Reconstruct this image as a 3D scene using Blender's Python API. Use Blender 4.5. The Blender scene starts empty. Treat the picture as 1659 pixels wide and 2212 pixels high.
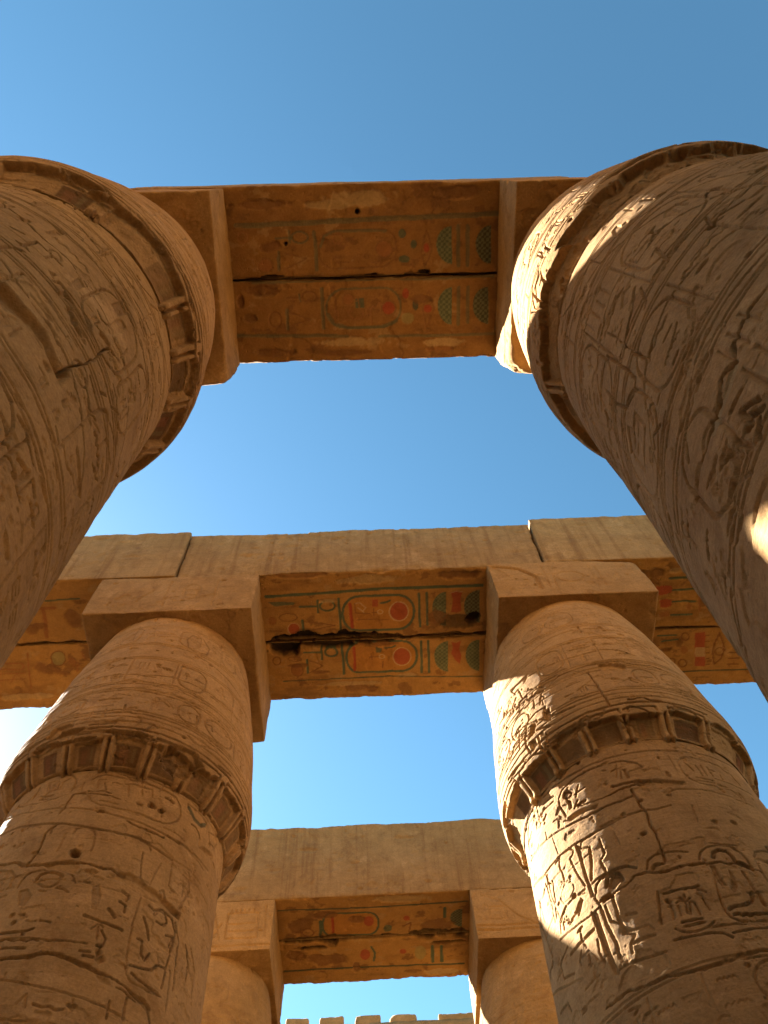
import bpy, math, random
import numpy as np
from mathutils import Matrix, Vector

# ------------------------------------------------------------------ camera, sky, sun, exposure
scene = bpy.context.scene
EYE = 1.6                                     # camera height above the paving; heights below are above the eye
FW = Vector((0.024896, 0.39136, 0.919901)); RT = Vector((0.999061, 0.02291, -0.036785)); UP = Vector((0.035472, -0.919952, 0.390422))
cam_data = bpy.data.cameras.new('camera')
cam = bpy.data.objects.new('camera', cam_data)
scene.collection.objects.link(cam)
cam.matrix_world = Matrix(((RT.x, UP.x, -FW.x, 0), (RT.y, UP.y, -FW.y, 0), (RT.z, UP.z, -FW.z, EYE), (0, 0, 0, 1)))
cam_data.sensor_fit = 'VERTICAL'; cam_data.sensor_height = 36.0; cam_data.lens = 1748.04 / 2212 * 36.0
cam_data.clip_start = 0.05; cam_data.clip_end = 2000
scene.camera = cam

SUN_EL = math.radians(39.4)
SUN_DIR = Vector((-0.752, 0.659, 0)).normalized() * math.cos(SUN_EL) + Vector((0, 0, math.sin(SUN_EL)))
world = bpy.data.worlds.new('World'); scene.world = world; world.use_nodes = True
nt = world.node_tree
sky = nt.nodes.new('ShaderNodeTexSky'); sky.sky_type = 'NISHITA'; sky.sun_disc = False
sky.sun_elevation = SUN_EL; sky.sun_rotation = math.atan2(SUN_DIR.x, SUN_DIR.y)
sky.air_density = 1.0; sky.dust_density = 0.3; sky.ozone_density = 2.0
bg = nt.nodes['Background']; bg.inputs['Strength'].default_value = 0.05
hsv = nt.nodes.new('ShaderNodeHueSaturation')          # the deep clear blue of the desert sky
hsv.inputs['Hue'].default_value = 0.472; hsv.inputs['Saturation'].default_value = 1.0; hsv.inputs['Value'].default_value = 0.425
gam = nt.nodes.new('ShaderNodeGamma'); gam.inputs['Gamma'].default_value = 1.35
nt.links.new(sky.outputs['Color'], hsv.inputs['Color']); nt.links.new(hsv.outputs['Color'], gam.inputs['Color']); nt.links.new(gam.outputs['Color'], bg.inputs['Color'])
sun_data = bpy.data.lights.new('sun', 'SUN'); sun_data.energy = 5.0; sun_data.angle = math.radians(0.5); sun_data.color = (1.0, 0.95, 0.86)
sun = bpy.data.objects.new('sun', sun_data); scene.collection.objects.link(sun)
sun.rotation_euler = SUN_DIR.to_track_quat('Z', 'Y').to_euler()
scene.view_settings.view_transform = 'Standard'; scene.view_settings.look = 'None'
scene.view_settings.exposure = 3.58; scene.view_settings.gamma = 1.0
scene.cycles.max_bounces = 8; scene.cycles.diffuse_bounces = 6

# ------------------------------------------------------------------ numeric helpers
def smooth(t):
    t = np.clip(t, 0, 1); return t * t * (3 - 2 * t)

def vnoise(p, seed=0):
    """value noise in [-1,1] at points p (N,3)"""
    i = np.floor(p).astype(np.int64); f = (p - i).astype(np.float32); f = f * f * (3 - 2 * f)
    def h(dx, dy, dz):
        n = ((i[:, 0] + dx) * 73856093) ^ ((i[:, 1] + dy) * 19349663) ^ ((i[:, 2] + dz) * 83492791) ^ (seed * 2654435 + 977)
        n = (n & 0xffffffff).astype(np.uint32)
        n ^= n >> np.uint32(15); n *= np.uint32(2246822519); n ^= n >> np.uint32(13); n *= np.uint32(3266489917); n ^= n >> np.uint32(16)
        return n.astype(np.float32) / np.float32(2147483648.0) - 1
    x, y, z = f[:, 0], f[:, 1], f[:, 2]
    c00 = h(0,0,0)*(1-x)+h(1,0,0)*x; c10 = h(0,1,0)*(1-x)+h(1,1,0)*x
    c01 = h(0,0,1)*(1-x)+h(1,0,1)*x; c11 = h(0,1,1)*(1-x)+h(1,1,1)*x
    return (c00*(1-y)+c10*y)*(1-z)+(c01*(1-y)+c11*y)*z

def fbm(p, seed=0, oct=3, gain=0.5):
    r = 0; a = 1; t = 0
    for k in range(oct):
        r = r + a * vnoise(p * (2.03 ** k) + 17.3 * k, seed + k); t += a; a *= gain
    return r / t

def seg_dist(U, V, pts):
    """distance from points (U,V) to a polyline"""
    d = np.full(U.shape, 1e9, np.float32)
    pts = list(pts)
    if len(pts) == 1: pts = pts * 2
    for (ax, ay), (bx, by) in zip(pts[:-1], pts[1:]):
        dx, dy = bx - ax, by - ay
        L = dx * dx + dy * dy + 1e-12
        t = np.clip(((U - ax) * dx + (V - ay) * dy) / L, 0, 1)
        d = np.minimum(d, (U - ax - t * dx) ** 2 + (V - ay - t * dy) ** 2)
    return np.sqrt(d)

def inside(U, V, pts):
    m = np.zeros(U.shape, bool)
    n = len(pts)
    for k in range(n):
        (x0, y0), (x1, y1) = pts[k], pts[(k + 1) % n]
        c = ((y0 > V) != (y1 > V)) & (U < (x1 - x0) * (V - y0) / (y1 - y0 + 1e-12) + x0)
        m ^= c
    return m

class Relief:
    """height field and pigment over a grid of surface coordinates U, V (metres)"""
    def __init__(s, U, V, warp=0.005, seed=0):
        p = np.stack([U.ravel() * 4, V.ravel() * 4, np.full(U.size, seed * 3.7)], 1)
        s.U = U + warp * vnoise(p, seed).reshape(U.shape) + warp * .5 * vnoise(p * 4, seed + 1).reshape(U.shape)
        s.V = V + warp * vnoise(p, seed + 5).reshape(U.shape) + warp * .5 * vnoise(p * 4, seed + 6).reshape(U.shape)
        s.u0, s.v0 = U, V
        s.h = np.zeros(U.shape, np.float32)
        s.rgb = np.zeros(U.shape + (3,), np.float32); s.a = np.zeros(U.shape, np.float32)
        s.wear = 0.78 + 0.45 * vnoise(p * .6, seed + 9).reshape(U.shape)
    def win(s, pts, m):
        a = np.asarray(pts, float)
        lo = a.min(0) - m; hi = a.max(0) + m
        k = (s.u0 > lo[0]) & (s.u0 < hi[0]) & (s.v0 > lo[1]) & (s.v0 < hi[1])
        return k if k.any() else None
    def line(s, pts, w=0.03, d=0.02, col=None, a=0.8, flat=0.55):
        """a carved groove; d is its depth, w its width"""
        k = s.win(pts, w + .05)
        if k is None: return
        ds = seg_dist(s.U[k], s.V[k], pts)
        if d:
            f = smooth((w * .5 - ds) / (w * .5 * (1 - flat)) )
            s.h[k] = np.minimum(s.h[k], -d * f * np.clip(s.wear[k], .25, 1.3))
        if col is not None: s.ink(k, smooth((w * .5 - ds) / .008 + .5) * a, col)
    def ink(s, k, f, col):
        s.rgb[k] = np.where((f > 0)[..., None], s.rgb[k] * (1 - f[..., None]) + np.asarray(col, np.float32) * f[..., None], s.rgb[k])
        prev = s.a[k]
        s.a[k] = np.maximum(prev, f)
    def shape(s, pts, d=0.02, rim=0.03, core=0.25, col=None, a=0.8, bev=0.012):
        """sunk shape: deep along its outline, its middle swelling back up"""
        k = s.win(pts, .06)
        if k is None: return
        U, V = s.U[k], s.V[k]
        ins = inside(U, V, pts); ds = seg_dist(U, V, list(pts) + [pts[0]])
        sd = np.where(ins, ds, -ds)
        if d:
            f = smooth((sd + bev * .5) / bev) * (core + (1 - core) * np.exp(-np.maximum(sd, 0) / rim))
            s.h[k] = np.minimum(s.h[k], -d * f * np.clip(s.wear[k], .25, 1.3))
        if col is not None: s.ink(k, smooth(sd / .01 + .5) * a, col)
    def raise_(s, pts, d, bev=.02):
        k = s.win(pts, .06)
        if k is None: return
        U, V = s.U[k], s.V[k]
        ins = inside(U, V, pts); ds = seg_dist(U, V, list(pts) + [pts[0]])
        s.h[k] += d * smooth(np.where(ins, ds, -ds) / bev)
    def chip(s, c, rx, rz, d, seed=0, col=None, a=.7):
        """a broken-away hollow with a ragged outline"""
        k = s.win([(c[0] - rx, c[1] - rz), (c[0] + rx, c[1] + rz)], .6 * max(rx, rz))
        if k is None: return
        U, V = s.u0[k], s.v0[k]
        p = np.stack([U * 7, V * 7, np.full(U.shape, seed * 1.7 + 3)], 1)
        n = fbm(p, seed, 4, .6)
        q = np.sqrt(((U - c[0]) / rx) ** 2 + ((V - c[1]) / rz) ** 2) + .55 * n
        f = smooth((1.0 - q) / .28)
        s.h[k] = np.minimum(s.h[k], -d * f * (1 + .25 * fbm(p * 1.5, seed + 3, 2)))
        if col is not None: s.ink(k, f * a, col)

def ellipse(cx, cy, rx, ry, a0=0, a1=2 * math.pi, n=20):
    return [(cx + rx * math.cos(a0 + (a1 - a0) * k / n), cy + ry * math.sin(a0 + (a1 - a0) * k / n)) for k in range(n + 1)]

def rrect(x0, y0, x1, y1, r, n=6):
    P = []
    for cx, cy, a in ((x1 - r, y1 - r, 0), (x0 + r, y1 - r, 1), (x0 + r, y0 + r, 2), (x1 - r, y0 + r, 3)):
        P += [(cx + r * math.cos((a + k / n) * math.pi / 2), cy + r * math.sin((a + k / n) * math.pi / 2)) for k in range(n + 1)]
    return P + [P[0]]

# ------------------------------------------------------------------ mesh helpers
COLL = scene.collection
def mesh_object(name, verts, quads, mat, parent=None, loc=(0, 0, 0), rgb=None, alpha=None, flat=False):
    me = bpy.data.meshes.new(name)
    n, q = len(verts), len(quads)
    me.vertices.add(n); me.vertices.foreach_set('co', np.ascontiguousarray(verts, np.float32).ravel())
    me.loops.add(q * 4); me.loops.foreach_set('vertex_index', np.ascontiguousarray(quads, np.int32).ravel())
    me.polygons.add(q); me.polygons.foreach_set('loop_start', np.arange(q, dtype=np.int32) * 4)
    me.polygons.foreach_set('use_smooth', np.full(q, not flat))
    if rgb is not None:
        at = me.color_attributes.new('pigment', 'FLOAT_COLOR', 'POINT')
        c = np.concatenate([rgb.reshape(-1, 3), alpha.reshape(-1, 1)], 1).astype(np.float32)
        at.data.foreach_set('color', c.ravel())
    me.update(calc_edges=True); me.validate()
    me.materials.append(mat)
    o = bpy.data.objects.new(name, me); COLL.objects.link(o)
    o.location = loc
    if parent: o.parent = parent
    return o

def tag(o, label=None, cat=None, group=None, kind=None):
    if label: o['label'] = label
    if cat: o['category'] = cat
    if group: o['group'] = group
    if kind or cat: o['kind'] = kind or 'thing'
    return o

def empty(name, loc, label, cat, group=None):
    o = bpy.data.objects.new(name, None); COLL.objects.link(o); o.location = loc
    return tag(o, label, cat, group)

# ------------------------------------------------------------------ materials
def stone(name, c1, c2, c3, bump=1.0, streak=0.0, pits=1.0):
    """weathered sandstone: c1 main, c2 patches, c3 dark patina; pigment attribute laid over it where paint survives"""
    m = bpy.data.materials.new(name); m.use_nodes = True
    N, Lk = m.node_tree.nodes, m.node_tree.links
    b = N['Principled BSDF']; b.inputs['Roughness'].default_value = .95
    b.inputs['Specular IOR Level'].default_value = .12
    geo = N.new('ShaderNodeNewGeometry')
    def noise(scale, detail=6, rough=.6, vec=None, dist=0):
        n = N.new('ShaderNodeTexNoise'); n.inputs['Scale'].default_value = scale; n.inputs['Detail'].default_value = detail
        n.inputs['Roughness'].default_value = rough; n.inputs['Distortion'].default_value = dist
        Lk.new(vec or geo.outputs['Position'], n.inputs['Vector']); return n.outputs['Fac']
    def ramp(x, a, bb):
        r = N.new('ShaderNodeMapRange'); r.inputs['From Min'].default_value = a; r.inputs['From Max'].default_value = bb
        r.interpolation_type = 'SMOOTHSTEP'; Lk.new(x, r.inputs['Value']); return r.outputs['Result']
    def mix(f, a, bb, mode='MIX'):
        x = N.new('ShaderNodeMix'); x.data_type = 'RGBA'; x.blend_type = mode
        for s, v in ((x.inputs['Factor'], f), (x.inputs['A'], a), (x.inputs['B'], bb)):
            if isinstance(v, (int, float)): s.default_value = v
            elif isinstance(v, tuple): s.default_value = (*v, 1)
            else: Lk.new(v, s)
        return x.outputs['Result']
    def mul(a, k):
        x = N.new('ShaderNodeMath'); x.operation = 'MULTIPLY'
        Lk.new(a, x.inputs[0])
        if isinstance(k, (int, float)): x.inputs[1].default_value = k
        else: Lk.new(k, x.inputs[1])
        return x.outputs[0]
    col = mix(ramp(noise(.9, 7, .62), .36, .66), c1, c2)
    pale = tuple(min(1, v * 1.22 + .015) for v in c1)
    col = mix(mul(ramp(noise(1.7, 9, .7, dist=.4), .56, .66), .6), col, pale)
    col = mix(mul(ramp(noise(2.6, 9, .72, dist=.6), .50, .68), .6), col, c3)
    # horizontal bedding of the sandstone
    mp = N.new('ShaderNodeMapping'); mp.inputs['Scale'].default_value = (1, 1, 9); Lk.new(geo.outputs['Position'], mp.inputs['Vector'])
    bed = noise(2.2, 6, .62, mp.outputs['Vector'])
    col = mix(mul(ramp(bed, .5, .75), .35), col, c3)
    if streak:
        ms = N.new('ShaderNodeMapping'); ms.inputs['Scale'].default_value = (6, 6, .22); Lk.new(geo.outputs['Position'], ms.inputs['Vector'])
        col = mix(mul(ramp(noise(1.6, 5, .6, ms.outputs['Vector']), .47, .72), streak), col, c3)
        col = mix(mul(ramp(noise(2.1, 4, .6, ms.outputs['Vector'], .3), .6, .75), streak * .5), col, c2)
    fine = noise(38, 5, .7)
    grain = noise(150, 3, .6)
    mg = N.new('ShaderNodeMapRange'); mg.inputs['To Min'].default_value = .78; mg.inputs['To Max'].default_value = 1.2; mg.inputs['From Min'].default_value = .25; mg.inputs['From Max'].default_value = .75
    Lk.new(fine, mg.inputs['Value'])
    col = mix(1.0, col, mg.outputs['Result'], 'MULTIPLY')
    at = N.new('ShaderNodeAttribute'); at.attribute_name = 'pigment'
    worn = ramp(noise(7, 9, .75), .18, .42)
    pig = mix(.55, at.outputs['Color'], mg.outputs['Result'], 'MULTIPLY')
    col = mix(mul(at.outputs['Alpha'], worn), col, pig)
    mo = N.new('ShaderNodeMapRange'); mo.inputs['From Min'].default_value = .34; mo.inputs['From Max'].default_value = .66; mo.inputs['To Min'].default_value = .84; mo.inputs['To Max'].default_value = 1.09
    Lk.new(noise(4.3, 10, .72, dist=.5), mo.inputs['Value'])
    col = mix(1.0, col, mo.outputs['Result'], 'MULTIPLY')
    oi = N.new('ShaderNodeObjectInfo')
    tone = N.new('ShaderNodeValToRGB'); tone.color_ramp.interpolation = 'LINEAR'
    tone.color_ramp.elements[0].color = (.90, .88, .88, 1); tone.color_ramp.elements[1].color = (1.06, 1.05, 1.0, 1)
    e = tone.color_ramp.elements.new(.5); e.color = (1.0, .965, .92, 1)
    Lk.new(oi.outputs['Random'], tone.inputs['Fac'])
    col = mix(1.0, col, tone.outputs['Color'], 'MULTIPLY')
    Lk.new(col, b.inputs['Base Color'])
    vor = N.new('ShaderNodeTexVoronoi'); vor.inputs['Scale'].default_value = 16; Lk.new(geo.outputs['Position'], vor.inputs['Vector'])
    pit = ramp(vor.outputs['Distance'], .0, .28)
    sel = ramp(noise(3.3, 5, .6), .52, .68)
    pm = N.new('ShaderNodeMix'); pm.data_type = 'FLOAT'; pm.inputs['A'].default_value = 1.0
    Lk.new(mul(sel, pits), pm.inputs['Factor']); Lk.new(pit, pm.inputs['B'])
    def bumpn(h, dist, strength, prev=None):
        n = N.new('ShaderNodeBump'); n.inputs['Distance'].default_value = dist; n.inputs['Strength'].default_value = strength
        Lk.new(h, n.inputs['Height'])
        if prev: Lk.new(prev, n.inputs['Normal'])
        return n.outputs['Normal']
    nn = bumpn(noise(13, 8, .72), .008 * bump, .8)
    nn = bumpn(bed, .012 * bump, .6, nn)
    nn = bumpn(pm.outputs['Result'], .02 * bump, .7, nn)
    nn = bumpn(fine, .008 * bump, .8, nn)
    nn = bumpn(grain, .003 * bump, .7, nn)
    Lk.new(nn, b.inputs['Normal'])
    return m

M_COL = stone('carved_sandstone', (0.359, 0.216, 0.094), (0.303, 0.177, 0.073), (0.217, 0.114, 0.042))
M_BEAM = stone('architrave_sandstone', (0.304, 0.191, 0.080), (0.261, 0.159, 0.063), (0.187, 0.102, 0.039), streak=.75)
M_ABA = stone('abacus_sandstone', (0.317, 0.191, 0.079), (0.274, 0.159, 0.060), (0.199, 0.102, 0.034))
M_FAR = stone('far_sandstone', (0.317, 0.196, 0.083), (0.274, 0.166, 0.064), (0.211, 0.113, 0.042), bump=.8)
M_GROUND = stone('dusty_paving', (.27, .12, .04), (.23, .10, .033), (.20, .08, .026))

GREEN = (.05, .095, .065); DARKGREEN = (.035, .06, .045); RED = (.30, .05, .03); BROWN = (.17, .075, .03); OCHRE = (.24, .118, .034)
ORANGE = (.36, .16, .035); CREAM = (.42, .30, .15); SOOT = (.012, .009, .007); PALEGREEN = (.24, .2, .08); CARVING_TINT = (.21, .085, .04); RUST = (.26, .11, .04)
COLS = dict(g=GREEN, d=DARKGREEN, r=RED, b=BROWN, o=OCHRE, n=ORANGE, w=CREAM, s=SOOT, p=PALEGREEN, u=RUST)

# traced reliefs: (kind, width, depth, [u, z, ...]) with u along the surface and z above the eye
TRACE = {
 'R2': {
  'nscr': 45,
  'captext': [(-1.9,2,7.35,7.88,0.34,0.018),(-1.9,2,7.98,8.65,0.38,0.017),(-1.9,2,9,9.65,0.34,0.014)],
  'text': [(-2,2.2,3.6,4.15,0.3,0.013)],
  'fshift': 0.1,
  'rings': (3.2,),
  'capbands': (7.2,7.28,7.9),
  'abacus': [('L',0.022,0.012,[3.2,10.5,3.185,10.561,3.141,10.613,3.077,10.648,3,10.66,2.923,10.648,2.859,10.613,2.815,10.561,2.8,10.5,2.815,10.439,2.859,10.387,2.923,10.352,3,10.34,3.077,10.352,3.141,10.387,3.185,10.439,3.2,10.5]),('L',0.02,0.01,[2.65,10.2,2.65,10.85]),('L',0.02,0.01,[2.75,10.2,2.75,10.85]),('L',0.02,0.01,[3.35,10.2,3.35,10.85]),('L',0.02,0.01,[3.45,10.2,3.45,10.8]),('L',0.02,0.01,[2.55,10.6,2.85,10.6]),('L',0.02,0.01,[3.3,10.4,3.5,10.4]),('L',0.05,0.02,[1.9,10.9,2.3,10.8,2.5,10.55,2.52,10.2])],
  'shaft': [
   ('L',0.035,0.02,[-0.898,6.666,-0.552,6.623,-0.205,6.58,0.095,6.552,0.38,6.537,0.666,6.532,0.975,6.545,1.336,6.569,1.882,6.721]),
   ('L',0.035,0.022,[-1.513,6.335,-1.144,6.199,-0.9,6.121,-0.654,6.03,-0.426,5.972,-0.226,5.959,-0.034,5.947,0.081,5.956]),
   ('L',0.035,0.02,[0.424,5.916,0.513,5.941,0.652,5.936,0.853,5.922,1.008,5.905,1.175,5.891,1.327,5.888]),
   ('L',0.035,0.02,[-1.649,6.116,-1.228,5.879,-0.903,5.829,-0.679,5.789,-0.453,5.741,-0.245,5.739,-0.055,5.737,0.118,5.742]),
   ('L',0.03,0.02,[-0.33,5.77,-0.114,5.756,0.113,5.735,0.235,5.718,0.376,5.736]),
   ('C',0.045,0.05,[-0.56,5.057,-0.432,5.035,-0.316,5.038,-0.191,5.087,-0.103,5.092,-0.003,5.039,0.17,5.028,0.337,5.039,0.46,5.024,0.613,5.002,0.737,4.967,0.85,4.925]),
   ('C',0.05,0.05,[0.089,6.061,0.106,5.953,0.105,5.799,0.124,5.737,0.126,5.629,0.13,5.473,0.113,5.318,0.119,5.231,0.11,5.129]),
   ('C',0.05,0.05,[-0.07,6.17,0.064,6.146,0.198,6.137,0.298,6.127,0.404,6.081]),
   ('D',0.05,0.05,[0.166,6.104,0.235,6.124,0.338,6.125,0.429,6.091,0.52,6.065,0.626,6.046,0.631,6.009,0.477,6.003,0.412,5.991,0.359,5.958,0.277,5.95,0.204,6.002]),
   ('C',0.04,0.05,[-0.474,6.16,-0.339,6.11,-0.228,6.087,-0.085,6.091,0.109,6.099,0.306,6.111]),
   ('D',0.05,0.03,[-0.704,6.134,-0.575,6.113,-0.457,6.096,-0.349,6.041,-0.274,6.04,-0.304,6.01,-0.47,6.055,-0.617,6.061]),
   ('L',0.035,0.03,[-0.654,6.16,-0.696,6.318,-0.693,6.421,-0.602,6.503,-0.473,6.533,-0.326,6.532,-0.113,6.502,0.131,6.462,0.253,6.388,0.291,6.306]),
   ('L',0.03,0.022,[0.785,6.028,0.697,6.093,0.663,6.213,0.676,6.323,0.748,6.417,0.857,6.459,0.993,6.448,1.167,6.42,1.311,6.322,1.348,6.205]),
   ('L',0.03,0.02,[0.785,6.028,0.955,6.019,1.13,6.022,1.217,5.959]),
   ('L',0.035,0.03,[0.748,6.353,0.78,6.286,0.798,6.226]),
   ('L',0.025,0.02,[0.86,6.316,0.875,6.225,0.868,6.162]),
   ('L',0.025,0.02,[0.925,6.331,0.931,6.177]),
   ('L',0.025,0.02,[1.003,6.323,1.003,6.184]),
   ('L',0.035,0.025,[0.782,6.117,0.967,6.112]),
   ('L',0.03,0.022,[0.772,6.07,0.958,6.072]),
   ('L',0.03,0.02,[-0.021,6.364,0.042,6.387,0.111,6.324,0.113,6.23]),
   ('L',0.025,0.02,[0.055,6.428,0.009,6.264]),
   ('L',0.025,0.02,[0.077,6.339,0.048,6.229]),
   ('L',0.03,0.02,[-0.107,6.421,-0.075,6.41]),
   ('L',0.03,0.02,[0.176,6.408,0.203,6.39]),
   ('L',0.02,0.015,[0.463,6.428,0.345,6.26]),
   ('L',0.02,0.015,[0.463,6.428,0.446,6.194]),
   ('L',0.02,0.015,[0.395,6.344,0.455,6.333]),
   ('L',0.025,0.018,[0.618,6.45,0.62,6.212]),
   ('L',0.035,0.03,[-0.617,6.408,-0.593,6.442,-0.544,6.427,-0.512,6.381,-0.525,6.358,-0.58,6.35,-0.615,6.393]),
   ('L',0.03,0.03,[-0.481,6.336,-0.351,6.33]),
   ('L',0.03,0.03,[-0.404,6.41,-0.438,6.355,-0.471,6.288]),
   ('S',0.04,0.04,[-0.594,6.349,-0.545,6.294,-0.55,6.195,-0.587,6.2]),
   ('L',0.04,0.03,[-0.469,6.234,-0.519,6.17]),
   ('L',0.05,0.03,[-0.48,6.178,-0.388,6.172]),
   ('L',0.03,0.02,[-0.917,6.587,-0.742,6.532]),
   ('L',0.04,0.02,[-1.129,6.512,-0.943,6.517,-0.775,6.481]),
   ('L',0.03,0.02,[-1.082,6.389,-1.046,6.419,-0.964,6.406]),
   ('L',0.03,0.02,[-1.009,6.16,-1.003,6.253]),
   ('L',0.03,0.02,[-0.84,6.241,-0.764,6.224,-0.775,6.146]),
   ('L',0.03,0.02,[-1.5,6.532,-1.407,6.546,-1.305,6.551]),
   ('L',0.03,0.02,[-1.203,6.193,-1.183,6.26]),
   ('L',0.03,0.02,[-1.468,6.366,-1.286,6.222,-1.173,6.25]),
   ('L',0.035,0.025,[-0.966,5.805,-0.878,5.808,-0.919,5.742,-0.906,5.6,-0.909,5.527]),
   ('L',0.035,0.025,[-0.814,5.81,-0.72,5.788,-0.683,5.736,-0.709,5.7,-0.753,5.691,-0.727,5.527,-0.687,5.38,-0.665,5.301]),
   ('S',0.06,0.035,[-0.648,5.782,-0.605,5.741,-0.614,5.525,-0.615,5.345,-0.596,5.13,-0.635,5.148,-0.639,5.343,-0.64,5.557]),
   ('L',0.03,0.025,[-0.594,5.699,-0.574,5.741,-0.505,5.756,-0.429,5.747]),
   ('L',0.03,0.025,[-0.597,5.69,-0.517,5.645]),
   ('L',0.045,0.03,[-0.5,5.627,-0.531,5.463,-0.583,5.302]),
   ('L',0.03,0.03,[-0.377,5.641,-0.373,5.46,-0.438,5.418,-0.418,5.288,-0.416,5.204]),
   ('L',0.03,0.02,[-0.858,5.517,-0.796,5.445,-0.803,5.368,-0.883,5.33,-0.984,5.362,-1.015,5.438,-0.963,5.498,-0.858,5.517]),
   ('L',0.03,0.02,[-1.089,5.702,-1.111,5.561,-1.148,5.328]),
   ('L',0.025,0.02,[-1.222,5.786,-1.211,5.605,-1.187,5.321]),
   ('L',0.025,0.02,[-1.146,5.829,-1.163,5.745,-1.116,5.693]),
   ('L',0.025,0.02,[-1.491,5.825,-1.481,5.566]),
   ('L',0.035,0.025,[-1.078,5.232,-1.015,5.288,-0.897,5.292,-0.773,5.283,-0.676,5.269]),
   ('L',0.03,0.02,[-0.609,5.259,-0.507,5.267,-0.369,5.256]),
   ('L',0.04,0.03,[-0.571,5.171,-0.546,5.214,-0.493,5.247,-0.351,5.254,-0.221,5.227,-0.152,5.168]),
   ('L',0.06,0.05,[-0.453,5.137,-0.421,5.217,-0.368,5.228,-0.316,5.195,-0.3,5.117]),
   ('D',0.06,0.12,[-0.535,5.061,-0.447,5.055,-0.447,5.023,-0.525,5.022]),
   ('S',0.05,0.035,[-0.387,5.206,-0.323,5.171,-0.323,5.109,-0.388,5.072,-0.441,5.107]),
   ('L',0.035,0.03,[-0.574,5.036,-0.602,5.114,-0.563,5.165]),
   ('D',0.05,0.06,[-0.826,5.137,-0.753,5.227,-0.726,5.197,-0.765,5.158,-0.826,5.099]),
   ('L',0.03,0.022,[-0.068,5.114,-0.033,5.19,0.044,5.226,0.135,5.226,0.237,5.21,0.315,5.183]),
   ('L',0.03,0.022,[0.374,5.066,0.412,5.141,0.485,5.19,0.58,5.207,0.711,5.197,0.758,5.141,0.777,5.05,0.778,4.959]),
   ('L',0.025,0.015,[0.532,5.239,0.63,5.218,0.765,5.213]),
   ('L',0.03,0.02,[-0.041,4.496,-0.013,4.46,0.025,4.431,0.104,4.412,0.2,4.419,0.252,4.453]),
   ('L',0.03,0.02,[0.444,4.986,0.395,4.765,0.372,4.614,0.371,4.534,0.391,4.472,0.448,4.425,0.643,4.414]),
   ('L',0.055,0.05,[0.497,5.071,0.52,5.127,0.575,5.153,0.638,5.135,0.665,5.077,0.665,5.019,0.713,5.01,0.755,4.968]),
   ('L',0.055,0.04,[-0.02,5.092,0.009,5.124,0.077,5.113]),
   ('L',0.05,0.045,[0.408,4.548,0.431,4.565,0.557,4.582,0.61,4.611,0.633,4.651,0.641,4.693,0.699,4.694,0.697,4.622,0.705,4.572]),
   ('L',0.045,0.045,[0.424,4.494,0.458,4.502,0.482,4.484,0.518,4.496,0.543,4.482,0.579,4.492,0.612,4.48,0.681,4.492]),
   ('L',0.035,0.03,[-0.019,4.839,0.267,4.814]),
   ('L',0.035,0.02,[0.248,4.787,0.296,4.743]),
   ('L',0.03,0.025,[0.127,4.761,0.11,4.705,0.092,4.59]),
   ('L',0.03,0.025,[0.087,4.754,0.113,4.714,0.16,4.729]),
   ('L',0.03,0.025,[0.041,4.72,0.086,4.729,0.135,4.706,0.179,4.671,0.184,4.599,0.177,4.552]),
   ('L',0.03,0.02,[0.046,4.688,0.042,4.588]),
   ('L',0.03,0.02,[0.143,4.683,0.11,4.574]),
   ('L',0.035,0.03,[0.027,4.526,0.18,4.507]),
   ('L',0.035,0.03,[0.036,4.484,0.18,4.468]),
   ('D',0.05,0.05,[-0.034,4.772,-0.005,4.781,0.01,4.753,-0.011,4.741]),
   ('S',0.05,0.02,[-0.014,4.732,0.008,4.723,0,4.586,-0.028,4.577]),
   ('L',0.03,0.02,[-0.062,4.869,-0.1,4.71,-0.127,4.583]),
   ('L',0.03,0.02,[0.233,4.749,0.255,4.722,0.255,4.64,0.263,4.577]),
   ('S',0.05,0.035,[0.428,4.989,0.472,4.972,0.476,4.861,0.488,4.774,0.441,4.779,0.429,4.889]),
   ('S',0.05,0.03,[0.569,4.942,0.587,4.886,0.568,4.768,0.512,4.698,0.498,4.741,0.542,4.823]),
   ('L',0.04,0.03,[0.679,4.919,0.689,4.832,0.681,4.725]),
   ('L',0.03,0.02,[0.86,5.05,0.85,4.925,0.851,4.826]),
   ('L',0.03,0.02,[0.866,5.097,0.903,5.152,0.989,5.184,1.052,5.191]),
   ('L',0.03,0.02,[-0.424,4.658,-0.311,4.621,-0.23,4.615,-0.204,4.563]),
   ('L',0.05,0.03,[-0.397,4.536,-0.326,4.523,-0.213,4.51]),
   ('L',0.03,0.02,[-0.083,4.401,0.047,4.385,0.194,4.365,0.283,4.342,0.324,4.296]),
   ('L',0.03,0.02,[0.346,4.329,0.489,4.345,0.611,4.348]),
   ('L',0.05,0.03,[-0.367,4.794,-0.292,4.759]),
   ('L',0.03,0.02,[0.204,4.409,0.326,4.408,0.465,4.395]),
   ('L',0.06,0.045,[-0.781,5.199,-0.839,5.149,-0.945,5.139]),
   ('L',0.03,0.03,[-1.063,5.139,-1.051,5.205,-0.975,5.181,-0.969,5.12]),
   ('L',0.03,0.03,[-1.175,5.119,-0.922,5.046,-0.727,5.008,-0.594,5.004]),
   ('L',0.03,0.03,[-1.132,5.158,-1.101,5.264,-0.971,5.312,-0.827,5.294,-0.693,5.238]),
   ('S',0.06,0.05,[-0.683,5.031,-0.622,4.986,-0.614,4.597,-0.589,4.372,-0.627,4.396,-0.67,4.668]),
   ('L',0.045,0.035,[-0.573,5.007,-0.562,4.801,-0.533,4.61,-0.547,4.488]),
   ('L',0.04,0.035,[-0.43,5.023,-0.445,4.812,-0.42,4.674]),
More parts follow.
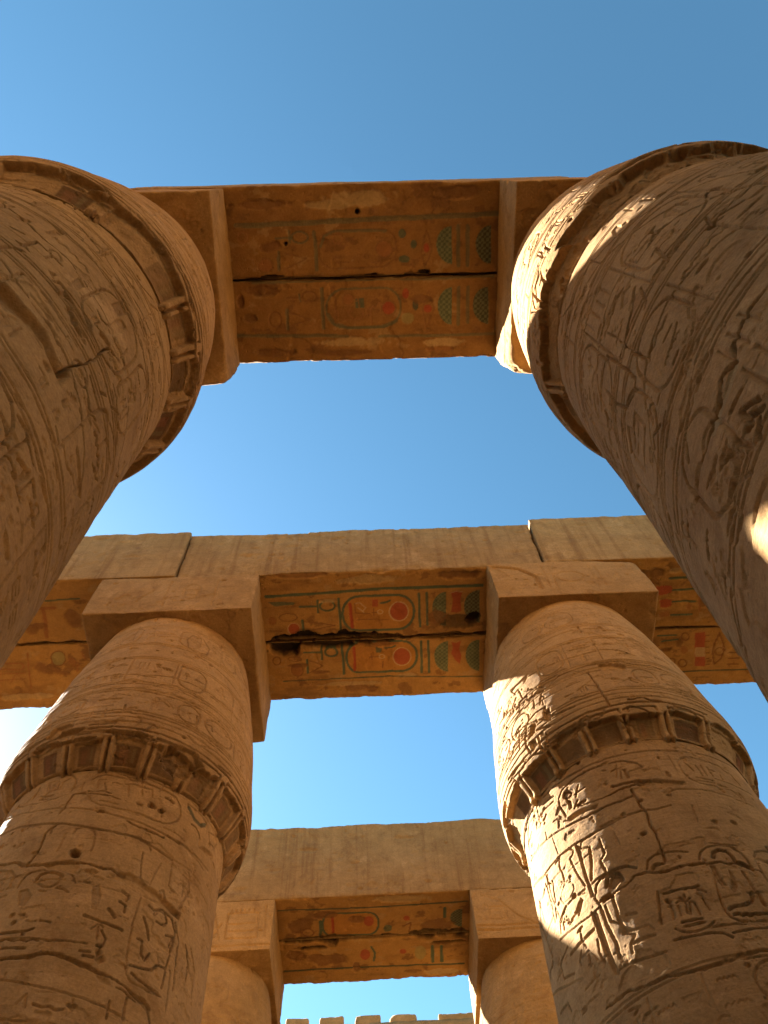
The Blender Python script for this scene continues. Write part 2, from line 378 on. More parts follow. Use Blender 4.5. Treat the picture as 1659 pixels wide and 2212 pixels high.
   ('L',0.04,0.03,[-0.523,4.973,-0.516,4.823,-0.444,4.759]),
   ('L',0.05,0.04,[-1.056,4.883,-0.879,4.87,-0.707,4.867]),
   ('L',0.04,0.03,[-0.862,4.982,-0.873,4.884,-0.843,4.792]),
   ('L',0.03,0.02,[-0.905,4.804,-0.959,4.742,-0.948,4.7]),
   ('L',0.03,0.02,[-0.834,4.717,-0.845,4.625]),
   ('L',0.03,0.02,[-0.926,4.751,-0.824,4.744,-0.751,4.624]),
   ('L',0.035,0.03,[-0.702,4.758,-0.719,4.652,-0.691,4.551]),
   ('L',0.03,0.025,[-0.43,4.646,-0.354,4.593,-0.416,4.537,-0.425,4.461]),
   ('L',0.035,0.025,[-0.607,4.399,-0.514,4.403,-0.357,4.374,-0.172,4.34]),
   ('L',0.03,0.02,[-1.084,4.975,-1.276,4.95,-1.265,4.806,-1.069,4.708]),
   ('L',0.03,0.02,[-0.978,4.496,-0.777,4.496]),
   ('L',0.03,0.02,[-1.867,5.192,-1.453,5.088]),
   ('C',0.06,0.04,[-0.8,4.208,-0.586,4.203,-0.356,4.159,-0.086,4.117,0.174,4.115,0.521,4.158]),
   ('L',0.03,0.02,[-1.868,5.069,-1.226,4.711,-0.991,4.601]),
   ('L',0.03,0.02,[-1.545,4.687,-1.298,4.603,-1.258,4.512]),
   ('L',0.03,0.018,[-1.089,4.391,-0.829,4.361]),
   ('L',0.03,0.018,[-0.601,4.067,-0.505,4.053,-0.567,4.019]),
   ('L',0.03,0.018,[-0.486,3.972,-0.379,3.97]),
   ('L',0.03,0.02,[-0.017,3.701,0.018,3.728,0.061,3.714]),
   ('L',0.025,0.018,[-1.875,5.948,-1.505,5.424,-1.411,5.126]),
   ('L',0.025,0.018,[-1.171,5.854,-1.166,5.575,-1.088,5.292]),
  ],
  'capital': [
   ('L',0.035,0.02,[-0.859,8.763,-0.649,8.837,-0.334,8.826,-0.052,8.889,0.25,8.913,0.482,8.886,0.677,8.826,0.946,8.826,1.236,8.812,1.486,8.707]),
   ('L',0.035,0.02,[-0.829,8.433,-0.482,8.324,-0.178,8.276,0.112,8.241,0.423,8.28,0.63,8.257,0.809,8.149]),
   ('C',0.04,0.035,[-0.555,8.088,-0.366,7.951,-0.147,7.975,0.133,7.969,0.308,8.008,0.548,7.993,0.727,7.914,0.948,7.938,1.154,7.887,1.367,7.811]),
   ('D',0.05,0.05,[0.321,7.981,0.483,7.98,0.636,7.884,0.556,7.758,0.36,7.756]),
   ('C',0.04,0.05,[0.187,7.854,0.203,7.597,0.218,7.358,0.211,7.196,0.221,7.106]),
   ('L',0.025,0.012,[0.227,9.677,0.35,9.824,0.509,9.778,0.577,9.634]),
   ('L',0.025,0.012,[-0.102,9.809,0.051,9.802,0.14,9.667]),
   ('L',0.03,0.02,[-0.007,7.536,0.088,7.606,0.185,7.526,0.218,7.358]),
   ('L',0.03,0.02,[0.443,7.505,0.556,7.57,0.624,7.486]),
   ('L',0.03,0.02,[0.938,7.497,1.061,7.539,1.108,7.41]),
   ('L',0.03,0.02,[-0.11,7.429,0.005,7.411,0.078,7.397]),
   ('L',0.03,0.025,[-0.173,7.048,-0.029,7.014,0.075,6.988,0.161,7.027,0.159,7.078,0.006,7.122,-0.136,7.1]),
   ('L',0.03,0.025,[0.339,7.022,0.42,7.056,0.544,6.992,0.628,6.906,0.52,6.909,0.386,6.941]),
   ('L',0.03,0.025,[0.843,7.012,0.917,7.067,1.053,7.06,1.145,6.959,1.015,6.938,0.858,6.934]),
   ('L',0.03,0.03,[-0.09,7.061,-0.028,7.076,0.01,7.019,0.076,7.05,0.118,7.007]),
   ('L',0.03,0.03,[0.875,6.994,0.946,6.975,1.028,6.983,1.125,6.963]),
   ('C',0.05,0.06,[0.212,6.959,0.311,6.879,0.461,6.895]),
   ('C',0.05,0.05,[0.432,7.156,0.579,7.171,0.652,7.116,0.765,7.125]),
   ('L',0.04,0.03,[-0.176,6.814,0.012,6.831,0.201,6.829,0.386,6.83]),
   ('L',0.03,0.03,[0.859,6.851,1.062,6.856,1.235,6.836]),
   ('L',0.03,0.03,[1.301,6.805,1.484,6.811,1.592,6.794]),
   ('L',0.04,0.035,[-0.72,7.081,-0.751,7.227,-0.717,7.406,-0.653,7.534,-0.537,7.573,-0.391,7.553]),
   ('D',0.05,0.05,[-0.632,7.404,-0.57,7.452,-0.563,7.36,-0.626,7.271,-0.675,7.294]),
   ('D',0.05,0.05,[-0.427,7.483,-0.357,7.48,-0.375,7.295,-0.437,7.324]),
   ('L',0.05,0.045,[-0.671,7.306,-0.546,7.278,-0.419,7.211]),
   ('L',0.04,0.03,[-0.709,7.045,-0.606,6.975,-0.451,6.995]),
   ('D',0.05,0.05,[-0.694,7.223,-0.618,7.2,-0.62,7.116,-0.692,7.08]),
   ('L',0.035,0.03,[-0.571,7.181,-0.59,7.011]),
   ('L',0.035,0.03,[-0.481,7.149,-0.494,7.005]),
   ('L',0.03,0.03,[-1.058,7.349,-1.037,7.545,-0.923,7.598,-0.804,7.549,-0.848,7.278]),
   ('L',0.03,0.03,[-1.027,7.311,-0.914,7.42]),
   ('L',0.03,0.03,[-1.16,7.095,-1.004,7.057,-0.875,7.026,-0.816,7.071,-0.898,7.103,-1.087,7.12]),
   ('L',0.05,0.04,[-1.162,7.151,-0.995,7.127,-0.898,7.103]),
   ('L',0.03,0.02,[-0.98,8.093,-0.865,8.241]),
   ('L',0.03,0.02,[-0.905,8.032,-0.787,8.141]),
   ('L',0.03,0.02,[-0.682,8.24,-0.653,8.048,-0.573,7.99]),
   ('L',0.03,0.02,[-0.692,7.835,-0.608,7.805,-0.492,7.972]),
   ('L',0.03,0.02,[-0.521,7.664,-0.51,7.877]),
   ('L',0.03,0.02,[-0.446,7.652,-0.379,7.884]),
   ('L',0.03,0.02,[-1.171,7.954,-1.047,8.002]),
   ('L',0.04,0.03,[-1.181,8.178,-0.893,8.091,-0.585,7.927,-0.214,7.872]),
   ('L',0.04,0.03,[-0.867,7.594,-0.658,7.504,-0.369,7.321,-0.105,7.286]),
  ],
 },
 'L2': {
  'nscr': 45,
  'captext': [(-1.9,2,7.35,7.88,0.34,0.018),(-1.9,2,7.98,8.65,0.38,0.017),(-1.9,2,9,9.65,0.34,0.014)],
  'text': [(-2,2,3.6,4,0.3,0.013)],
  'rings': (3.2,),
  'fshift': 0.22,
  'capchips': [((0.36,6.9),0.27,0.15,0.15,9),((-0.9,7.1),0.25,0.06,0.07,12)],
  'capbands': (7.2,7.28),
  'abacus': [('L',0.02,0.01,[-2.43,10.5,-2.439,10.584,-2.465,10.656,-2.504,10.703,-2.55,10.72,-2.596,10.703,-2.635,10.656,-2.661,10.584,-2.67,10.5,-2.661,10.416,-2.635,10.344,-2.596,10.297,-2.55,10.28,-2.504,10.297,-2.465,10.344,-2.439,10.416,-2.43,10.5]),('L',0.02,0.01,[-2.9,10.1,-2.9,10.85]),('L',0.02,0.009,[-2.2,10.1,-2.2,10.8]),('L',0.02,0.01,[-3.3,10.3,-3.1,10.6]),('L',0.02,0.01,[-2.65,10.4,-2.45,10.4,-2.45,10.55,-2.65,10.55,-2.65,10.4])],
  'shaft': [
   ('L',0.03,0.02,[-1.888,7.044,-1.904,7.278,-1.265,6.922,-0.963,6.832,-0.654,6.763,-0.436,6.742,-0.208,6.676,0.137,6.621]),
   ('L',0.03,0.02,[-0.325,6.7,-0.115,6.697,0.103,6.689,0.336,6.68,0.59,6.704,0.831,6.667,1.136,6.679,1.445,6.687]),
   ('L',0.03,0.02,[-1.888,6.963,-1.898,7.085,-1.59,6.998,-1.209,6.819,-0.95,6.749,-0.785,6.677,-0.697,6.589,-0.681,6.518,-0.7,6.401]),
   ('L',0.03,0.02,[-1.894,6.643,-1.437,6.483,-1.09,6.344,-0.862,6.336,-0.717,6.365]),
   ('L',0.03,0.02,[-0.503,6.568,-0.465,6.609,-0.375,6.646,-0.193,6.623,0.137,6.621]),
   ('L',0.03,0.022,[-0.304,6.632,-0.09,6.607,0.122,6.614,0.351,6.62,0.48,6.604,0.556,6.534,0.59,6.427,0.572,6.339,0.493,6.251,0.409,6.201,0.237,6.173,0.033,6.163,-0.169,6.181]),
   ('L',0.03,0.02,[-0.468,6.315,-0.418,6.251,-0.313,6.195,-0.115,6.181,0.249,6.191]),
   ('L',0.03,0.02,[-1.899,6.585,-1.456,6.355,-1.092,6.231,-0.885,6.191,-0.689,6.163,-0.483,6.132,-0.286,6.111,-0.037,6.079,0.111,6.082]),
   ('L',0.03,0.02,[-0.142,6.088,0.055,6.085,0.263,6.076,0.488,6.078,0.674,6.102,0.902,6.099,1.202,6.134]),
   ('L',0.04,0.022,[-1.498,6.138,-1.181,6.065,-0.924,5.997,-0.687,5.957,-0.504,5.921,-0.31,5.893,-0.121,5.879,0.066,5.887,0.327,5.896]),
   ('L',0.04,0.022,[-0.083,5.888,0.108,5.891,0.315,5.879,0.484,5.867,0.671,5.859,0.88,5.89,1.081,5.883]),
   ('C',0.03,0.05,[-0.641,6.353,-0.664,6.228,-0.699,6.085]),
   ('C',0.045,0.05,[-0.687,5.957,-0.759,5.848,-0.744,5.699,-0.755,5.57,-0.802,5.485]),
   ('C',0.05,0.05,[-1.141,5.587,-0.961,5.54,-0.825,5.475,-0.643,5.452,-0.471,5.456,-0.309,5.484,-0.128,5.459,0.006,5.452,0.188,5.453,0.341,5.427,0.464,5.387]),
   ('C',0.05,0.05,[0.048,5.444,0.184,5.451,0.316,5.425,0.469,5.39,0.621,5.404]),
   ('D',0.05,0.045,[-0.609,5.453,-0.518,5.467,-0.356,5.496,-0.267,5.436,-0.265,5.354,-0.399,5.374,-0.561,5.397]),
   ('D',0.05,0.06,[0.012,5.371,0.099,5.44,0.188,5.453,0.343,5.418,0.468,5.369,0.483,5.318,0.31,5.362,0.165,5.372]),
   ('D',0.05,0.22,[-0.4,5.573,-0.402,5.605,-0.373,5.623,-0.325,5.61,-0.306,5.585,-0.313,5.547,-0.343,5.534,-0.376,5.542]),
   ('C',0.03,0.05,[-0.495,6.393,-0.433,6.387,-0.341,6.379,-0.235,6.353]),
   ('C',0.03,0.04,[-0.622,6.357,-0.501,6.354,-0.325,6.328,-0.123,6.312]),
   ('L',0.03,0.02,[-0.323,6.258,-0.132,6.239]),
   ('L',0.04,0.03,[-1.064,6.436,-0.916,6.411]),
   ('L',0.03,0.025,[-1.07,6.399,-0.968,6.377]),
   ('L',0.04,0.025,[-1.203,6.489,-1.175,6.581,-1.186,6.627]),
   ('L',0.03,0.02,[-1.174,6.703,-1.115,6.687]),
   ('L',0.03,0.02,[-1.066,6.637,-0.972,6.639,-0.877,6.579]),
   ('L',0.035,0.025,[-0.871,6.59,-0.797,6.624]),
   ('L',0.025,0.02,[-1.027,6.607,-1.01,6.519]),
   ('L',0.025,0.02,[-0.97,6.584,-0.955,6.524]),
   ('L',0.025,0.02,[-0.896,6.571,-0.889,6.502]),
   ('L',0.025,0.02,[-0.581,6.411,-0.589,6.519]),
   ('L',0.025,0.02,[-0.437,6.554,-0.359,6.565]),
   ('L',0.025,0.02,[-0.423,6.541,-0.408,6.434]),
   ('L',0.025,0.02,[-0.355,6.517,-0.313,6.414]),
   ('L',0.03,0.02,[-0.276,6.526,-0.24,6.539,-0.173,6.518]),
   ('L',0.03,0.02,[-0.125,6.529,-0.048,6.551]),
   ('L',0.03,0.02,[-0.094,6.531,-0.071,6.45]),
   ('L',0.03,0.02,[0.033,6.524,0.088,6.559]),
   ('L',0.03,0.02,[-1.621,6.636,-1.659,6.771,-1.813,6.976]),
   ('L',0.03,0.02,[-1.407,6.621,-1.423,6.74]),
   ('L',0.03,0.02,[-0.092,6.538,-0.048,6.365]),
   ('L',0.03,0.02,[-0.034,6.555,0.076,6.541,0.181,6.559,0.205,6.464]),
   ('L',0.03,0.02,[0.05,6.558,0.092,6.44]),
   ('L',0.045,0.035,[0.361,6.532,0.42,6.54,0.464,6.514]),
   ('D',0.04,0.07,[0.181,6.348,0.214,6.389,0.262,6.374,0.281,6.345,0.231,6.321,0.188,6.32]),
   ('D',0.04,0.07,[0.306,6.333,0.344,6.366,0.387,6.358,0.37,6.31,0.324,6.31]),
   ('D',0.04,0.05,[0.051,6.321,0.09,6.329,0.136,6.316,0.121,6.291,0.067,6.301]),
   ('g',0.05,0.03,[0.676,6.591,0.791,6.506,0.91,6.508,0.986,6.581]),
   ('L',0.025,0.018,[0.652,6.627,0.806,6.635,1.013,6.629,1.008,6.574,0.913,6.497,0.791,6.506,0.679,6.579,0.652,6.627]),
   ('L',0.03,0.03,[0.766,6.417,0.844,6.431,0.917,6.387,0.933,6.363]),
   ('L',0.03,0.02,[1.08,6.555,1.209,6.625,1.32,6.592,1.265,6.484,1.138,6.452,1.08,6.555]),
   ('C',0.035,0.035,[0.012,6.058,0.17,6.034,0.328,6.036,0.45,6.044]),
   ('C',0.04,0.04,[0.486,6.089,0.584,6.09,0.674,6.102]),
   ('D',0.04,0.05,[0.965,6.253,1.026,6.313,1.148,6.35,1.276,6.382,1.212,6.318,1.064,6.258]),
   ('L',0.03,0.015,[-0.449,5.816,-0.442,5.874,-0.355,5.889,-0.264,5.864,-0.229,5.811,-0.21,5.691,-0.215,5.624]),
   ('L',0.03,0.015,[-0.697,5.836,-0.706,5.907,-0.675,5.926]),
   ('L',0.03,0.015,[-0.522,5.818,-0.527,5.705,-0.531,5.596]),
   ('L',0.03,0.012,[0.069,5.842,0.04,5.878,-0.025,5.869]),
   ('L',0.03,0.012,[-0.847,5.939,-0.918,5.983,-0.999,6,-1.038,5.967]),
   ('L',0.025,0.015,[0.278,5.748,0.296,5.604,0.323,5.47,0.392,5.441]),
   ('L',0.025,0.018,[0.62,5.859,0.636,5.704,0.644,5.561,0.734,5.535]),
   ('L',0.03,0.02,[0.707,5.826,0.78,5.864,0.875,5.853,0.906,5.799]),
   ('L',0.025,0.015,[0.505,5.745,0.464,5.604,0.433,5.442]),
   ('L',0.025,0.015,[0.839,5.709,0.849,5.569]),
   ('L',0.025,0.015,[0.906,5.799,0.94,5.632]),
   ('L',0.03,0.02,[0.318,5.869,0.353,5.818]),
   ('L',0.05,0.045,[-0.613,5.291,-0.594,5.329,-0.527,5.355,-0.438,5.343,-0.386,5.314]),
   ('L',0.035,0.025,[-0.584,5.238,-0.517,5.195,-0.45,5.194,-0.399,5.234,-0.395,5.293]),
   ('L',0.03,0.02,[-0.762,5.215,-0.762,5.293,-0.723,5.366,-0.615,5.382,-0.402,5.384,-0.299,5.33,-0.249,5.256]),
   ('L',0.03,0.02,[-1.088,5.492,-0.941,5.44,-0.874,5.38,-0.852,5.254]),
   ('L',0.03,0.025,[-0.398,5.185,-0.33,5.179,-0.286,5.144]),
   ('L',0.03,0.02,[-0.535,5.157,-0.482,5.146]),
   ('C',0.03,0.03,[-0.181,5.276,-0.146,5.272,-0.109,5.29]),
   ('L',0.04,0.035,[0.199,5.274,0.272,5.259,0.262,5.201]),
   ('L',0.04,0.035,[0.204,5.169,0.268,5.151,0.271,5.083]),
   ('L',0.05,0.035,[0.13,5.064,0.196,5.003]),
   ('L',0.045,0.04,[-0.064,4.95,0.11,4.924,0.296,4.91]),
   ('L',0.03,0.025,[0.082,4.866,0.1,4.759]),
   ('L',0.03,0.025,[0.119,4.845,0.175,4.784,0.163,4.701,0.118,4.702]),
   ('L',0.03,0.025,[0.032,4.835,0.087,4.9,0.124,4.879]),
   ('D',0.04,0.05,[0.124,4.658,0.153,4.683,0.18,4.646,0.152,4.614]),
   ('D',0.04,0.05,[0.134,4.601,0.197,4.637,0.226,4.594,0.178,4.555]),
   ('L',0.04,0.03,[-0.002,4.623,0.082,4.63]),
   ('L',0.04,0.03,[0.038,4.588,0.121,4.597]),
   ('L',0.03,0.025,[-0.417,4.849,-0.328,4.837]),
   ('L',0.035,0.03,[-0.717,4.743,-0.49,4.745,-0.443,4.769]),
   ('L',0.03,0.03,[-0.687,4.676,-0.634,4.685,-0.567,4.661,-0.517,4.673,-0.453,4.652,-0.407,4.675,-0.359,4.658]),
   ('L',0.03,0.025,[-0.651,4.596,-0.443,4.591]),
   ('S',0.04,0.03,[-0.083,5.249,-0.03,5.281,0.02,5.169,0.016,5.029,-0.03,5.034]),
   ('S',0.04,0.02,[-0.729,5.177,-0.653,5.184,-0.591,5.107,-0.61,5.006,-0.673,5.013]),
   ('S',0.04,0.03,[-0.628,4.924,-0.581,4.936,-0.538,4.884,-0.583,4.87]),
   ('C',0.06,0.05,[-0.61,4.502,-0.374,4.518,-0.23,4.566,-0.057,4.536,0.064,4.506,0.243,4.49,0.473,4.452,0.676,4.422]),
   ('L',0.03,0.02,[-0.528,4.312,-0.256,4.277,0.011,4.254,0.29,4.241,0.525,4.228]),
   ('L',0.03,0.02,[0.389,5.349,0.377,5.011,0.393,4.776,0.431,4.564,0.487,4.516,0.666,4.516,0.818,4.554]),
   ('L',0.03,0.025,[0.49,5.256,0.554,5.237,0.64,5.304,0.782,5.283,0.859,5.193,0.851,5.053,0.828,4.814,0.817,4.627]),
   ('L',0.03,0.025,[0.567,5.192,0.608,5.267,0.69,5.28,0.731,5.217,0.682,5.153,0.602,5.142]),
   ('L',0.035,0.03,[0.745,5.089,0.83,5.123,0.814,5.014]),
   ('L',0.035,0.03,[0.461,4.902,0.512,4.911,0.528,4.792,0.576,4.754,0.61,4.834]),
   ('L',0.035,0.03,[0.448,4.647,0.564,4.671,0.667,4.709,0.725,4.787,0.808,4.803]),
   ('L',0.035,0.035,[0.483,4.588,0.559,4.565,0.614,4.563,0.675,4.55,0.752,4.561,0.818,4.554]),
   ('L',0.03,0.02,[0.833,5.28,0.925,5.15,0.945,4.917,0.964,4.698]),
   ('L',0.03,0.02,[1.036,5.172,1.148,5.048,1.14,4.884]),
   ('L',0.03,0.02,[1.127,5.2,1.265,5.062,1.285,4.824]),
   ('L',0.04,0.03,[0.47,5.124,0.533,5.037,0.574,4.959]),
   ('D',0.05,0.05,[0.028,5.408,0.211,5.474,0.442,5.431,0.877,5.398,0.868,5.338,0.435,5.317,0.108,5.359]),
   ('L',0.035,0.02,[0.56,5.439,0.601,5.482,0.626,5.432]),
   ('L',0.03,0.02,[0.793,5.778,0.901,5.793,0.93,5.696,0.858,5.458]),
   ('C',0.05,0.04,[0.387,4.416,0.521,4.404,0.679,4.41,0.741,4.4]),
   ('D',0.04,0.03,[0.176,4.467,0.281,4.46,0.324,4.419,0.236,4.416]),
   ('L',0.03,0.02,[-0.324,4.125,-0.281,4.207,-0.254,4.104]),
   ('L',0.035,0.03,[-0.204,4.136,-0.135,4.119,-0.09,4.133,-0.031,4.112,0.027,4.131]),
   ('L',0.03,0.02,[0.089,4.14,0.069,4.241]),
   ('L',0.03,0.02,[0.362,4.295,0.373,4.166]),
   ('L',0.03,0.02,[0.495,4.378,0.514,4.21]),
   ('L',0.03,0.018,[0.7,4.406,0.77,4.305]),
  ],
  'capital': [
   ('L',0.03,0.02,[-0.669,7.148,-0.538,7.158,-0.41,7.171]),
   ('L',0.03,0.02,[-0.629,7.183,-0.415,7.191]),
   ('D',0.05,0.07,[-1.157,7.129,-1.069,7.268,-0.871,7.24,-0.85,7.173,-0.955,7.163,-1.075,7.122]),
   ('L',0.035,0.03,[-1.671,7.112,-1.31,7.14,-1.002,7.134,-0.759,7.098]),
   ('L',0.035,0.03,[-0.735,7.07,-0.547,7.059,-0.347,7.047]),
   ('L',0.035,0.03,[-0.24,7.017,-0.036,7.003,0.132,7.025,0.315,7.031]),
   ('D',0.05,0.14,[0.125,6.955,0.32,7.08,0.457,7.088,0.564,6.992,0.611,6.863,0.521,6.767,0.335,6.756,0.202,6.791]),
   ('C',0.03,0.03,[-1.881,8.768,-1.204,8.222,-0.789,8.22,-0.473,8.179,-0.343,8.168,-0.033,8.232,0.318,8.228,0.648,8.23,0.926,8.239,1.102,8.302]),
   ('L',0.03,0.015,[-1.092,9.047,-1.02,9.151,-0.713,9.046,-0.316,9.051,0.073,8.996,0.51,8.898,1.015,8.787]),
   ('L',0.03,0.015,[-0.127,7.541,-0.131,7.656,-0.083,7.717,0.016,7.729,0.097,7.623]),
   ('L',0.03,0.015,[-0.633,7.642,-0.545,7.749,-0.396,7.708]),
   ('L',0.03,0.015,[-1.195,7.702,-1.106,7.828]),
   ('L',0.03,0.015,[-0.173,7.961,-0.107,8.049,0.061,8.077,0.166,7.985]),
   ('L',0.03,0.015,[-0.637,8.006,-0.488,8.073,-0.335,8.042]),
   ('L',0.03,0.015,[-0.007,9.326,0.052,9.484,0.226,9.507,0.358,9.294,0.333,9.106,0.144,9.047,0.038,9.128,-0.007,9.326]),
   ('L',0.02,0.012,[-0.569,9.541,-0.343,9.516,-0.297,9.254,-0.493,9.261,-0.569,9.541]),
   ('L',0.02,0.012,[-0.506,9.412,-0.355,9.391]),
   ('L',0.02,0.012,[0.392,9.439,0.568,9.362,0.563,9.002,0.402,9.026]),
   ('L',0.02,0.012,[0.674,9.488,0.891,9.604,0.895,9.212]),
   ('L',0.02,0.012,[-1.208,9.903,-1.128,9.465]),
   ('L',0.02,0.012,[-0.85,9.697,-0.783,9.182]),
   ('L',0.03,0.025,[-0.122,7.639,-0.079,7.695,-0.025,7.704,0.043,7.635]),
   ('L',0.03,0.02,[-0.39,7.498,-0.384,7.335]),
   ('L',0.03,0.02,[-1.185,7.726,-1.061,7.74]),
   ('L',0.03,0.025,[0.515,7.623,0.582,7.658,0.592,7.569]),
   ('L',0.03,0.025,[0.804,7.704,0.946,7.74,0.989,7.633]),
   ('L',0.03,0.025,[0.319,7.248,0.431,7.18,0.608,7.28]),
   ('L',0.03,0.025,[0.275,7.375,0.435,7.383,0.584,7.416]),
   ('L',0.03,0.025,[0.377,7.662,0.395,7.443]),
   ('L',0.03,0.025,[0.764,7.129,0.954,7.161]),
   ('L',0.03,0.025,[0.825,7.112,1.008,7.115]),
   ('L',0.03,0.02,[-0.716,7.427,-0.696,7.24]),
   ('L',0.03,0.02,[-0.578,7.431,-0.562,7.247]),
   ('L',0.03,0.02,[-0.204,7.137,-0.181,7.256]),
   ('L',0.03,0.02,[-0.094,7.097,-0.054,7.215,0.004,7.183]),
  ],
 },
 'L1': {
  'nscr': 36,
  'text': [(-1.9,2.6,5.95,6.42,0.42,0.018),(-1.9,2.6,4.75,5.8,0.44,0.02),(-1.9,2.4,3.75,4.62,0.42,0.02),(-1.9,2.4,2.8,3.6,0.4,0.02)],
  'rings': (),
  'captext': [(-2,2.6,7.3,7.75,0.26,0.012),(-2,2.6,7.9,8.6,0.3,0.012)],
  'fshift': 0.05,
  'capbands': (7.1,7.2,7.28),
  'shaft': [
   ('C',0.035,0.045,[-0.897,5.521,-0.73,5.448,-0.501,5.305,-0.324,5.334,-0.145,5.279,0.059,5.242,0.268,5.222,0.435,5.236,0.6,5.196,0.764,5.074,1.008,4.943,1.538,5.436]),
   ('C',0.035,0.03,[-0.436,4.458,-0.293,4.391,-0.164,4.38,0.045,4.342,0.188,4.315,0.333,4.272,0.503,4.228,0.676,4.162,0.841,4.075]),
   ('L',0.025,0.018,[-1.366,6.654,-1.158,6.81,-0.812,6.633,-0.409,6.366,-0.043,6.22,0.339,6.299,0.607,6.432,0.861,6.559,1.384,7.107]),
   ('L',0.025,0.018,[-1.101,6.014,-0.994,6.311,-0.728,6.316,-0.377,6.143,-0.027,6.024,0.303,6.103,0.553,6.191,0.778,6.249,1.101,6.322]),
   ('L',0.025,0.018,[-0.668,5.86,-0.35,5.773,-0.002,5.722,0.313,5.745,0.559,5.811,0.793,5.798]),
   ('D',0.05,0.13,[-0.344,4.264,-0.278,4.266,-0.164,4.253,-0.038,4.272,0.106,4.211,0.235,4.188,0.251,4.255,0.271,4.11,0.158,4.103,0.045,4.151,-0.049,4.113,-0.134,4.077,-0.187,3.998,-0.245,4.067]),
   ('C',0.03,0.1,[0.219,4.182,0.231,4.375,0.252,4.684,0.262,5.08]),
   ('D',0.05,0.15,[0.189,4.154,0.21,4.283,0.251,4.255,0.236,4.157]),
   ('C',0.06,0.08,[0.185,3.359,0.27,3.331,0.369,3.282,0.473,3.249,0.56,3.249]),
   ('L',0.035,0.03,[-0.232,4.831,-0.209,4.905,-0.064,4.857,0.123,4.836]),
   ('L',0.03,0.025,[-0.22,4.914,-0.008,4.918,0.1,4.893]),
   ('S',0.05,0.035,[-0.071,4.742,-0.042,4.782,0.058,4.724,0.126,4.742,0.11,4.665,0.036,4.665]),
   ('L',0.025,0.022,[-0.139,4.465,-0.003,4.458,0.152,4.465]),
   ('L',0.025,0.022,[-0.125,4.549,0.053,4.537,0.147,4.537]),
   ('L',0.025,0.022,[-0.143,4.378,0.038,4.355]),
   ('L',0.03,0.03,[0.018,4.937,0.084,4.924]),
   ('L',0.03,0.03,[0.035,5.169,0.09,5.144,0.145,5.188]),
   ('L',0.04,0.03,[0.332,4.54,0.44,4.526,0.522,4.527,0.568,4.648,0.633,4.651]),
   ('L',0.03,0.03,[0.32,4.452,0.48,4.382,0.555,4.43]),
   ('L',0.03,0.03,[0.58,4.761,0.63,4.86,0.672,4.887]),
   ('L',0.03,0.03,[0.447,4.63,0.489,4.707]),
   ('L',0.03,0.03,[0.472,4.886,0.535,4.875]),
   ('L',0.03,0.02,[0.554,4.395,0.635,4.458]),
   ('L',0.03,0.02,[0.501,3.896,0.621,3.876,0.773,3.98]),
   ('L',0.03,0.02,[0.418,3.859,0.515,3.83]),
   ('L',0.03,0.02,[0.374,3.772,0.446,3.753,0.515,3.83]),
   ('L',0.04,0.03,[0.26,3.506,0.333,3.53,0.381,3.502]),
   ('L',0.03,0.03,[0.407,3.557,0.483,3.537,0.525,3.54]),
   ('L',0.03,0.03,[0.405,3.501,0.479,3.481]),
   ('L',0.05,0.04,[0.543,3.434,0.607,3.408]),
   ('L',0.05,0.03,[0.562,3.527,0.634,3.537,0.685,3.554]),
   ('L',0.05,0.03,[0.419,3.357,0.47,3.388,0.491,3.339]),
   ('L',0.03,0.02,[0.132,3.51,0.183,3.521]),
   ('L',0.03,0.02,[0.135,3.968,0.182,3.975]),
   ('L',0.04,0.03,[-0.498,4.592,-0.497,4.735,-0.452,4.842]),
   ('L',0.035,0.03,[-0.496,4.888,-0.498,5.175,-0.42,5.155]),
   ('L',0.035,0.03,[-0.646,5.08,-0.578,5.135]),
   ('L',0.03,0.02,[-0.922,6.862,-0.804,6.866,-0.76,6.652,-0.839,6.628,-0.922,6.862]),
   ('L',0.03,0.02,[-0.632,6.458,-0.624,6.609,-0.503,6.584]),
   ('L',0.03,0.025,[-0.136,6.449,0.032,6.446,0.172,6.588]),
   ('L',0.03,0.025,[0.198,6.472,0.277,6.598,0.407,6.509]),
   ('L',0.03,0.02,[0.653,4.683,0.77,4.738]),
   ('L',0.03,0.02,[0.719,4.429,0.718,4.583,0.918,4.679]),
   ('L',0.03,0.02,[0.768,4.278,0.923,4.406]),
   ('C',0.04,0.04,[0.099,5.008,0.25,5.077,0.373,5.123]),
   ('S',0.05,0.02,[0.04,5.495,0.06,5.783,0.151,5.703,0.129,5.502]),
   ('S',0.05,0.02,[-0.185,5.081,-0.196,5.283,-0.125,5.236,-0.127,5.058]),
  ],
  'capital': [
   ('D',0.04,0.06,[-1.08,6.754,-1.073,7.003,-0.909,6.848,-0.894,6.736,-0.991,6.649]),
   ('D',0.05,0.1,[-0.741,6.912,-0.655,7.007,-0.523,6.94,-0.507,6.84,-0.6,6.814,-0.696,6.855]),
   ('L',0.03,0.03,[-0.821,7.119,-0.685,7.048,-0.498,7.026]),
   ('L',0.03,0.03,[-0.442,7.044,-0.33,7.021,-0.143,7.031]),
   ('L',0.03,0.03,[-0.336,7.072,-0.231,7.123,-0.077,7.148]),
   ('L',0.04,0.03,[0.022,7.063,0.247,7.006,0.382,7.001]),
   ('L',0.03,0.03,[0.034,7.126,0.123,7.077,0.318,7.097]),
   ('L',0.03,0.02,[0.063,7.258,0.145,7.526,0.21,7.195]),
   ('L',0.03,0.02,[0.047,8.397,0.13,8.342]),
   ('L',0.03,0.02,[0.46,6.986,0.645,6.952,0.809,6.929]),
   ('L',0.03,0.02,[0.512,7.123,0.675,7.113,0.807,7.073]),
